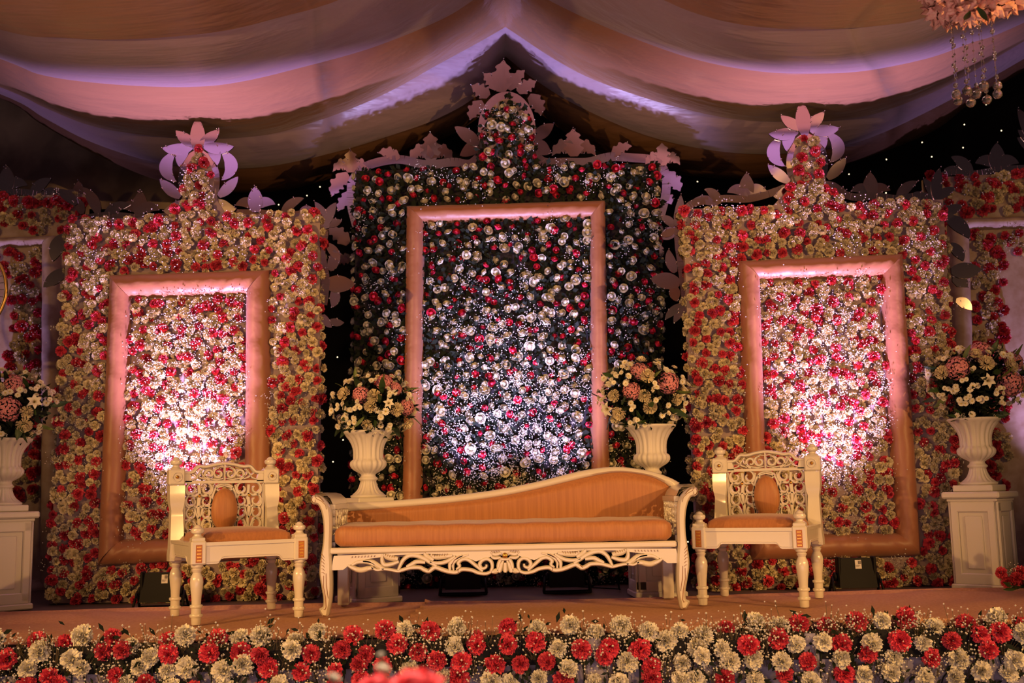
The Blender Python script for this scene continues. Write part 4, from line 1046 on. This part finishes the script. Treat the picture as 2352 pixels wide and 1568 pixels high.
def bouquet(loc, label, seed, Yc, hyds, mums, lilies, c_px, rx_px, ry_px):
    root = thing('flower_arrangement', loc, label, 'bouquet', 'urn flower arrangements'); rng = random.Random(seed); org = root.location
    C = P(c_px[0], c_px[1], Yc); k = Yc / F; rx, rz = rx_px * k, ry_px * k; ry = rx * .62
    def onball(px, py, f=1):
        p = P(px, py, Yc); dx, dz = (p.x - C.x) / rx, (p.z - C.z) / rz; d2 = min(.97, dx * dx + dz * dz)
        y = -math.sqrt(1 - d2) * ry * f
        n = Vector(((p.x - C.x) / rx ** 2, y / ry ** 2, (p.z - C.z) / rz ** 2)).normalized()
        p2 = Vector((p.x, Yc + y, p.z)); return p2, n
    used = []
    def add(name, me, p, n, s, q=None):
        put(name, me, root, p - org, q or quat(n), s); used.append((p, s))
    for (px, py, r) in hyds:
        p, n = onball(px, py, .92); add('hydrangea', ME['hyd', rng.randrange(3)], p - n * r * k * .6, n, r * k * 1.05)
    for (px, py, r) in mums:
        p, n = onball(px, py); add('chrysanthemum', ME['mum', rng.randrange(3)], p - n * r * k * .4, n, r * k * 1.15)
    for (px, py, r) in lilies:
        p, n = onball(px, py, 1.02); add('lily', ME['lily', 0], p - n * .02, n + Vector((0, -.2, .1)), r * k * .72)
    # fill: daisies, spare mums, and leaves around the whole ball
    for i in range(700):
        a = rng.uniform(0, 2 * PI); zz = rng.uniform(-.75, 1); r = math.sqrt(1 - zz * zz)
        n = Vector((r * math.cos(a), r * math.sin(a), zz)); p = C + Vector((n.x * rx, n.y * ry, n.z * rz))
        s = rng.uniform(.024, .034) if rng.random() < .82 else rng.uniform(.045, .055)
        if n.y > .25 and s < .04: continue
        if any((p - q).length < (s + t) * .92 for q, t in used): continue
        nn = Vector((n.x / rx, n.y / ry, n.z / rz)).normalized()
        if s < .04:
            t = nn.orthogonal().normalized(); bq = nn.cross(t); a0 = rng.uniform(0, 6); m = rng.randint(2, 4); s *= .82
            for j in range(m):
                o_ = (t * math.cos(a0 + j * 2.1) + bq * math.sin(a0 + j * 2.1)) * s * (0 if j == 0 else rng.uniform(1.0, 1.5))
                add('daisy', ME['daisy', rng.randrange(3)], p + o_ + nn * rng.uniform(-.025, .02), nn + Vector((rng.gauss(0, .35), rng.gauss(-.2, .3), rng.gauss(0, .35))), s * rng.uniform(.8, 1.1))
        else: add('chrysanthemum', ME['mum', rng.randrange(3)], p - nn * .02, nn, s)
        if len(used) > 120: break
    for i in range(34):
        a = rng.uniform(0, 2 * PI); zz = rng.uniform(-.8, .9); r = math.sqrt(1 - zz * zz)
        n = Vector((r * math.cos(a), r * math.sin(a), zz)); p = C + Vector((n.x * rx, n.y * ry, n.z * rz)) * rng.uniform(.68, .85)
        put('leaf', ME['leaf', rng.randrange(3)], root, p - org, quat(n + Vector((rng.gauss(0, .4), rng.gauss(0, .4), rng.gauss(-.1, .4)))), rng.uniform(.09, .15))
    mb = MB()
    for i in range(1500):
        a = rng.uniform(0, 2 * PI); zz = rng.uniform(-1, .95); r = math.sqrt(1 - zz * zz); f = rng.uniform(.2, .92)
        c = C + Vector((r * math.cos(a) * rx, r * math.sin(a) * ry, zz * rz)) * f
        if zz < -.5: c.x = C.x + (c.x - C.x) * .7
        d = Vector((rng.gauss(0, 1), rng.gauss(0, 1), rng.gauss(0, 1))).normalized(); t = d.orthogonal().normalized(); L = rng.uniform(.04, .09)
        mb.add([c, c + d * L * .5 + t * L * .22, c + d * L, c + d * L * .5 - t * L * .22], [(0, 1, 2, 3)])
    for i in range(22):                     # leaves and small daisies lapping over the rim
        a = rng.uniform(0, 2 * PI); d = Vector((math.cos(a), math.sin(a), 0))
        put('leaf', ME['leaf', rng.choice((0, 2))], root, d * .10 + Vector((0, 0, rng.uniform(.02, .06))), quat(d + Vector((0, 0, rng.uniform(-.35, .35)))), rng.uniform(.09, .14))
        if i % 2: put('daisy', ME['daisy', i % 3], root, d * rng.uniform(.15, .19) + Vector((0, 0, rng.uniform(.02, .07))), quat(d + Vector((0, 0, .3))), rng.uniform(.020, .027))
    for i in range(260):
        a = rng.uniform(0, 2 * PI); c = org + Vector((math.cos(a), math.sin(a), 0)) * rng.uniform(.02, .17) + Vector((0, 0, rng.uniform(.01, .13)))
        d = Vector((rng.gauss(0, 1), rng.gauss(0, 1), rng.gauss(.2, .6))).normalized(); t = d.orthogonal().normalized(); L = rng.uniform(.04, .08)
        mb.add([c, c + d * L * .5 + t * L * .22, c + d * L, c + d * L * .5 - t * L * .22], [(0, 1, 2, 3)])
    # stems down into the urn
    for i in range(30):
        a = rng.uniform(0, 6.28); mb.tube([org + Vector((.05 * math.cos(a), .05 * math.sin(a), -.03)), C + Vector((.1 * math.cos(a), .1 * math.sin(a), 0))], .004, 4)
    o = mb.build('foliage', 'leaf_dark', root, org, smooth=False); o['kind'] = 'stuff'
    return root

def urn_set(px, Y, rz, where, first, bq):
    x = P(px, 1130, Y).x
    pd = thing('pedestal', (x, Y, ZS), f'white panelled pedestal {where}', 'pedestal', 'white pedestals', math.radians(rz))
    put('shaft', PM[0], pd); put('cap', PM[1], pd); put('base', PM[2], pd)
    for f in PM[3]: put('side_panel', f, pd)
    ur = thing('urn', (x, Y, ZS + H), f'white fluted urn on the pedestal {where}', 'urn', 'white fluted urns', math.radians(rz))
    put('plinth', UPm, ur); put('vessel', UM, ur)
    bouquet(Vector((x, Y, ZS + H + .47)), f'pink and white flowers filling the urn {where}', *bq)
urn_set(2250, 7.50, 47, 'at the stage end near the fallen carnations', 1,
        (11, 7.45, [(2178, 843, 27), (2247, 796, 25), (2308, 888, 30), (2326, 822, 22)], [(2240, 838, 20), (2146, 858, 18), (2350, 892, 24), (2300, 845, 18), (2222, 815, 16)], [(2238, 882, 24)], (2245, 872), 118, 78))
urn_set(846, 7.50, 33, 'behind the sofa\'s low-backed end', 0,
        (12, 7.45, [(833, 906, 20), (944, 938, 18), (888, 872, 20), (915, 890, 15)], [(792, 905, 18), (866, 912, 18), (918, 944, 17), (941, 977, 17), (858, 937, 16)], [(803, 878, 22), (900, 930, 18)], (858, 932), 98, 72))
urn_set(1500, 7.50, 4, 'behind the sofa\'s high-backed end', 0,
        (13, 7.45, [(1463, 850, 21), (1537, 878, 25), (1444, 902, 21)], [(1481, 866, 19), (1473, 914, 16), (1487, 940, 18), (1551, 921, 16), (1416, 954, 18), (1404, 912, 16)], [(1392, 942, 26)], (1478, 908), 100, 86))
urn_set(8, 7.50, 40, 'beside the tall fan with brass rim', 0,
        (14, 7.45, [(50, 878, 23), (40, 944, 29), (-50, 900, 26)], [(22, 898, 20), (75, 982, 20), (4, 966, 18), (85, 950, 16), (-30, 960, 18)], [(100, 926, 24)], (15, 935), 112, 82))

# ------------------------------------------------------------------ black up-light cases
def uplight(k, label, sticker):
    p = up_xyz(k, 0); root = thing('stage_light', (p.x, p.y + .0, ZS), label, 'stage light', 'black up-lights before the panels')
    b = MB()
    lo = [(-.125, -.07, .045), (.125, -.07, .045), (.125, .06, .045), (-.125, .06, .045)]
    hi = [(-.110, -.035, .235), (.110, -.035, .235), (.110, .045, .215), (-.110, .045, .215)]
    b.add(lo + hi, [(3, 2, 1, 0), (4, 5, 6, 7)] + [(i, (i + 1) % 4, 4 + (i + 1) % 4, 4 + i) for i in range(4)])
    for i in range(5): b.box((0, -.058 + i * .006, .075 + i * .026), (.20, .012, .006))
    b.box((-.117, -.02, .15), (.022, .07, .19), bev=.006); b.box((.117, -.02, .15), (.022, .07, .19), bev=.006)
    hs = b.build('housing', 'black_case', root, smooth=False)
    b = MB(); b.box((0, .0, .232), (.18, .06, .006)); b.build('lens', 'black_case', hs, smooth=False)
    for s in (-1, 1):
        b = MB(); b.lathe([(0, .026), (.016, .030), (.022, .022)], 14); b.v = [(s * (.128 + z), x - .01, .115 + y) for x, y, z in b.v]; b.build('knob', 'black_case', root)
        b = MB(); b.tube([(s * .155, -.01, .115), (s * .165, -.07, .006)], .009, 6); b.tube([(s * .155, -.01, .115), (s * .165, .06, .006)], .009, 6)
        b.build('stand_leg', 'black_case', root)
    b = MB(); b.tube([(-.165, -.07, .008), (.165, -.07, .008)], .008, 6); b.tube([(-.165, .06, .008), (.165, .06, .008)], .008, 6); b.build('stand_foot', 'black_case', root)
    if sticker:
        n = .035 / .19
        b = MB(); zc = .195; b.add([(sticker - .021, -.0445 - (.195 - .022) * 0 - .006, zc - .028), (sticker + .021, -.0505, zc - .028), (sticker + .021, -.044, zc + .028), (sticker - .021, -.044, zc + .028)], [(0, 1, 2, 3)])
        stk = b.build('sticker', 'sticker', root, smooth=False)
        b = MB(); b.box((sticker + .009, -.0485, zc + .013), (.018, .002, .022)); b.box((sticker - .004, -.0515, zc - .006), (.028, .002, .003)); b.box((sticker - .006, -.0525, zc - .013), (.02, .002, .002)); b.build('print', 'sticker_grey', stk, smooth=False)
uplight('a', 'black up-light with white sticker, behind the legs of chair at low-backed sofa end', .035)
uplight('b', 'black up-light with white sticker, on carpet in front of bare panel bottom', .01)
uplight('c', 'black up-light seen below the sofa apron, nearer the sofa\'s low end', 0)
uplight('d', 'black up-light seen below the sofa apron, nearer the sofa\'s high end', 0)
b = MB(); p0 = up_xyz('d', .02); q = [(p0.x + .16, p0.y, ZS + .03), (p0.x + .2, p0.y - .05, ZS + .06), (p0.x + .27, p0.y - .05, ZS + .115), (p0.x + .35, p0.y - .04, ZS + .09), (p0.x + .37, p0.y, ZS + .02), (p0.x + .36, p0.y + .15, ZS + .008), (p0.x + .1, p0.y + .4, ZS + .008)]
b.tube(smooth_line(q, 40), .006, 6); tag(b.build('cable', 'black_case'), 'black power cable looping beside the up-light under the sofa', 'cable')

# ------------------------------------------------------------------ stage front: cloth, ribbon and carnation garland
YF = 5.50
b = MB(); b.grid(lambda u, v: (-4.6 + 9.2 * u, YF + .045 + .012 * math.sin(u * 160) + .008 * math.sin(u * 61 + v * 3), .01 + (ZS - .02) * v), 400, 8)
sk = b.build('stage_skirt', 'skirt'); tag(sk, 'lilac cloth skirt covering the stage front below the carnations', 'skirt')
rng = random.Random(21)
gar = thing('flower_garland', (0, YF, ZS - .06), 'long garland of red and white carnations along the stage front edge', 'garland')
go = gar.location
b = MB()
b.grid(lambda u, v: (-4.4 + 8.8 * u, YF + .026 + .004 * math.sin(u * 200), ZS - .135 + .137 * v), 200, 2)
b.build('black_ribbon', 'black_cloth', gar, go)
items = []; red = 0
rows = [(.02, .05, 0.0), (-.045, .005, .5), (-.125, -.006, .2), (-.205, -.004, .7)]
for ri, (dz, dy, ph) in enumerate(rows):
    n = 0; x = -3.0 + ph * .128
    while x < 3.0:
        k = 'rc_hi' if (n + ri + (rng.random() < .25)) % 2 else 'wc_hi'
        s = rng.uniform(.044, .056)
        loc = Vector((x + rng.uniform(-.028, .028), dy + rng.uniform(-.02, .015), dz + .06 + rng.uniform(-.03, .03)))
        d = Vector((rng.gauss(0, .30), -1, rng.gauss(.35 if ri == 0 else .08, .28)))
        put('red_carnation' if k == 'rc_hi' else 'white_carnation', ME[k, rng.randrange(4)], gar, loc, d.to_track_quat('Z', 'Y') @ Quaternion((0, 0, 1), rng.uniform(0, 6)), s)
        items.append(loc + go); n += 1; x += rng.uniform(.105, .160)
mb = MB(); ml = MB()
for p in items:
    q = p + Vector((rng.gauss(0, .03), .03, -rng.uniform(.12, .3))); mb.tube([p + Vector((0, .01, 0)), (p + q) / 2 + Vector((rng.gauss(0, .01), .01, 0)), q], .0035, 5)
    for j in range(7):
        c = p + Vector((rng.gauss(0, .05), rng.uniform(.0, .03), rng.gauss(-.01, .03))); d = Vector((rng.gauss(0, .6), -.3, rng.gauss(-.1, .6))).normalized(); t = d.cross(Vector((0, 1, 0))).normalized(); L = rng.uniform(.03, .07)
        ml.add([c, c + d * L * .5 + t * L * .18, c + d * L, c + d * L * .5 - t * L * .18], [(0, 1, 2, 3)])
o = mb.build('carnation_stems', 'leaf_dark', gar, go); o['kind'] = 'stuff'
o = ml.build('garland_leaves', 'leaf_dark', gar, go, smooth=False); o['kind'] = 'stuff'
cs = [(rng.uniform(-2.9, 2.9), YF, ZS + rng.choice((.01, .03, .02, -.05, -.12, -.18)) + rng.gauss(0, .015)) for _ in range(330)]
breath(rng, cs, 13, .032, .0052, lambda r: Vector((0, -r.uniform(-.03, .05), r.uniform(0, .03))), 'babys_breath', gar, go, .55)

# ------------------------------------------------------------------ fallen carnations by the end pedestal
p = FL(2335, 1362, ZF); cb = thing('carnation_bunch', p, 'small bunch of red carnations lying on the carpet before a pedestal', 'flowers')
for (dx, dz, d, s) in ((-.08, .125, (-.8, -.4, .3), .040), (-.045, .07, (-.5, -.8, .3), .038), (.01, .09, (0, -1, .4), .048), (.07, .085, (.5, -.8, .5), .048), (.045, .13, (.1, -.6, .8), .042), (.12, .11, (.8, -.5, .4), .045)):
    put('red_carnation', ME['rc_hi', rng.randrange(4)], cb, Vector((dx, rng.uniform(-.03, .02), dz)), quat(d), s)
mb = MB()
for k in range(14):
    e = Vector((rng.uniform(-.08, .14), rng.uniform(-.02, .02), rng.uniform(.05, .11))); mb.tube([(rng.uniform(.1, .3), rng.uniform(-.03, .03), .008), (e + Vector((.1, 0, .03))) / 2, e], .0035, 5)
mb.build('carnation_stems', 'leaf', cb)['kind'] = 'stuff'
for k in range(9): put('leaf', ME['leaf', 0], cb, Vector((rng.uniform(-.04, .16), rng.uniform(-.04, .03), rng.uniform(.012, .05))), quat((rng.gauss(0, 1), -.4, .25)), rng.uniform(.07, .12))
breath(rng, [(p.x + rng.uniform(-.06, .15), p.y, p.z + rng.uniform(.1, .17)) for _ in range(8)], 7, .025, .004, lambda r: Vector((0, 0, 0)), 'babys_breath', cb, p, .5)

# ------------------------------------------------------------------ hanging flower and crystal chandelier
YH = 4.5; rng = random.Random(31)
C = P(2236, -52, YH); k = YH / F
chd = thing('flower_chandelier', C, 'hanging ball of pink blossoms with dangling crystal strands under the canopy', 'chandelier')
def ruffle(seed):
    r_ = random.Random(seed); mb = MB()
    for i in range(64):
        z = 1 - 1.5 * (i + .5) / 64; a = i * 2.4; r = math.sqrt(max(0, 1 - z * z)); n = Vector((r * math.cos(a), r * math.sin(a), z)); t = n.orthogonal().normalized(); bq = n.cross(t)
        ro = r_.uniform(0, 6); s = r_.uniform(.20, .30); c = n * r_.uniform(.6, .75); e = t * math.cos(ro) + bq * math.sin(ro); g = t * -math.sin(ro) + bq * math.cos(ro)
        def fn(u, v): 
            w_ = (u - .5) * 2; return c + g * (w_ * s * (.3 + .7 * math.sin(min(1, v + .1) * 2.2))) + e * (s * 1.3 * (v - .35)) + n * (.34 * v + .16 * math.sin(u * 8 + ro) * v - .1 * w_ * w_)
        mb.grid(fn, 4, 3)
    return mb.mesh('blossom', 'blossom')
RM = [ruffle(i) for i in range(3)]
for (px, py, dy, r) in ((2160, 20, -.02, 44), (2205, 34, -.06, 44), (2255, 22, -.08, 46), (2300, 6, -.05, 44), (2330, -20, -.0, 42), (2150, -30, -.0, 46), (2200, -40, -.14, 48), (2255, -50, -.16, 50), (2305, -70, -.1, 46), (2180, -95, -.06, 48), (2240, -120, -.08, 50), (2290, -125, 0, 46), (2200, -10, .12, 50), (2270, -20, .12, 50), (2225, -80, .14, 56)):
    p = P(px, py, YH) + Vector((0, dy, 0)); put('blossom', RM[rng.randrange(3)], chd, p - C, quat((p - C) + Vector((0, -.12, -.02))), r * k)
for (px, py, ang) in ((2136, -8, -1.2), (2120, 8, -2), (2200, 55, -2.6), (2215, 48, 2.6), (2180, 12, 2.3), (2150, -2, -1.6)):
    p = P(px, py, YH) + Vector((0, -.13, 0)); put('leaf', ME['leaf', 0], chd, p - C, quat((math.sin(ang), -.3, math.cos(ang))), .085)
b = MB(); b.tube([C, C + Vector((0, 0, .95))], .008, 6); b.lathe([(0, .05), (.1, .12), (.2, .05)], 12, (C.x, C.y, C.z - .05)); b.build('hanging_rod', 'steel', chd, C)
im = MB()
n = 8
im.lathe([(-1, .05), (-.85, .52), (-.45, .9), (.05, 1.0), (.5, .84), (.9, .42), (1.25, .06)], n); GB = im.mesh('crystal_drop', 'glass', False)
for i, (px, py, ytop, r) in enumerate(((2196, 217, 62, 11.5), (2201, 231, 66, 11.5), (2221, 208, 60, 11.5), (2230, 236, 62, 11.5), (2244, 216, 58, 11.5), (2259, 198, 48, 12.5), (2267, 229, 50, 11.5), (2291, 197, 36, 11.5), (2291, 216, 40, 11.5))):
    Yb = YH + (-.05, .05, -.03, .06, 0, -.05, .05, .02, -.04)[i]
    p = P(px, py, Yb); zt = P(px - 14, ytop, Yb).z + .05
    b = MB(); b.tube([(p.x, p.y, p.z), (p.x, p.y, zt)], .0009, 4)
    z = p.z + r * k * 1.35 + .012; j = 0
    while z < zt - .01:
        rr = .0115 if (j % 3 == 0) else .0050
        if j % 3 == 0: b.lathe([(-rr, .001), (-rr * .4, rr * .8), (rr * .4, rr * .8), (rr, .001)], 6, (p.x, p.y, z))
        else: b.lathe([(-rr, .001), (-rr * .3, rr), (rr * .3, rr), (rr, .001)], 6, (p.x, p.y, z))
        z += rng.uniform(.028, .046); j += 1
    sd = b.build('crystal_strand', 'glass', chd, C, smooth=False)
    put('crystal_drop', GB, sd, p - C, Quaternion((0, 0, 1), rng.uniform(0, 1)), r * k)

# ------------------------------------------------------------------ tall fan at the edge, flower stand in the audience
fc = P(-96, 668, 8.15); fan = thing('pedestal_fan', (fc.x, fc.y, ZS), 'tall fan with wire cage and brass rim behind a pedestal of flowers', 'fan')
fo = fan.location; rad = 113 * 8.15 / F
ring = lambda r, y, n=48: [(fc.x + r * math.cos(2 * PI * q / n), y, fc.z + r * math.sin(2 * PI * q / n)) for q in range(n)]
b = MB(); b.tube(ring(rad, fc.y), .012, 6, True); b.build('rim', 'brass_rim', fan, fo)
b = MB()
for r in (.12, .2, .28, .36): b.tube(ring(min(r, rad * .97), fc.y - .07 * (1 - r / .42)), .003, 4, True)
for q in range(40):
    a = 2 * PI * q / 40; b.tube([(fc.x + r * rad * math.cos(a), fc.y - dy, fc.z + r * rad * math.sin(a)) for r, dy in ((.1, .09), (.6, .07), (1, 0))], .0025, 4)
b.build('cage', 'steel', fan, fo)
for q in range(3):
    a0 = q * 2.094 + .4
    b = MB(); b.grid(lambda u, v: (fc.x + (.05 + .85 * v) * rad * math.cos(a0 + (u - .5) * .9), fc.y - .02 + (u - .5) * .05, fc.z + (.05 + .85 * v) * rad * math.sin(a0 + (u - .5) * .9)), 6, 6); b.build('blade', 'black_case', fan, fo)
b = MB(); b.box((fc.x, fc.y + .12, fc.z), (.16, .2, .16), bev=.03); b.build('motor', 'black_case', fan, fo)
b = MB(); b.tube([(fc.x, fc.y + .12, ZS + .03), (fc.x, fc.y + .12, fc.z)], .025, 10); b.build('pole', 'black_case', fan, fo)
b = MB(); b.lathe([(0, .26), (.02, .26), (.04, .1), (.06, .03)], 24, (fc.x, fc.y + .12, ZS)); b.build('base', 'black_case', fan, fo)

YS = 1.55; c = P(925, 1640, YS); stn = thing('flower_stand', (c.x, c.y, 0), 'blurred hot pink roses on a stand in front of the stage', 'flower stand')
so2 = stn.location; rng = random.Random(41)
b = MB(); b.lathe([(0, .16), (.02, .16), (.03, .03), (c.z - .09, .018), (c.z - .06, .05), (c.z - .02, .06)], 20, (c.x, c.y, 0)); b.build('stand_pole', 'steel', stn, so2)
RP = rose(101, .8).mesh('pink_rose', 'hot_pink'); RW = rose(102, .2).mesh('white_bud', 'white_petal')
for (px, py, dy, s, me, nm) in ((957, 1588, 0, .042, RP, 'pink_rose'), (864, 1588, .02, .026, RP, 'pink_rose'), (868, 1553, .05, .012, RW, 'white_bud'), (757, 1568, .03, .011, RW, 'white_bud'), (1010, 1660, -.03, .040, RP, 'pink_rose'), (900, 1660, -.04, .045, RP, 'pink_rose'), (855, 1530, .1, .007, RW, 'white_bud')):
    p = P(px, py, YS) + Vector((0, dy, 0)); put(nm, me, stn, p - so2, quat((rng.gauss(0, .2), -.15, 1)), s)
mb = MB()
for (px, py, dy) in ((957, 1592, 0), (862, 1596, .02), (868, 1566, .05), (757, 1578, .03), (1010, 1640, -.03), (900, 1660, -.04), (855, 1530, .1)):
    p = P(px, py, YS) + Vector((0, dy, -.006)); mb.tube([p, c + Vector((0, 0, -.03))], .003, 5)
mb.build('flower_stems', 'leaf', stn, so2)
for i in range(16): put('leaf', ME['leaf', i % 3], stn, c - so2 + Vector((rng.uniform(-.05, .05), rng.uniform(-.04, .04), -.03)), quat((rng.gauss(0, 1), rng.gauss(0, 1), .25)), rng.uniform(.06, .085))
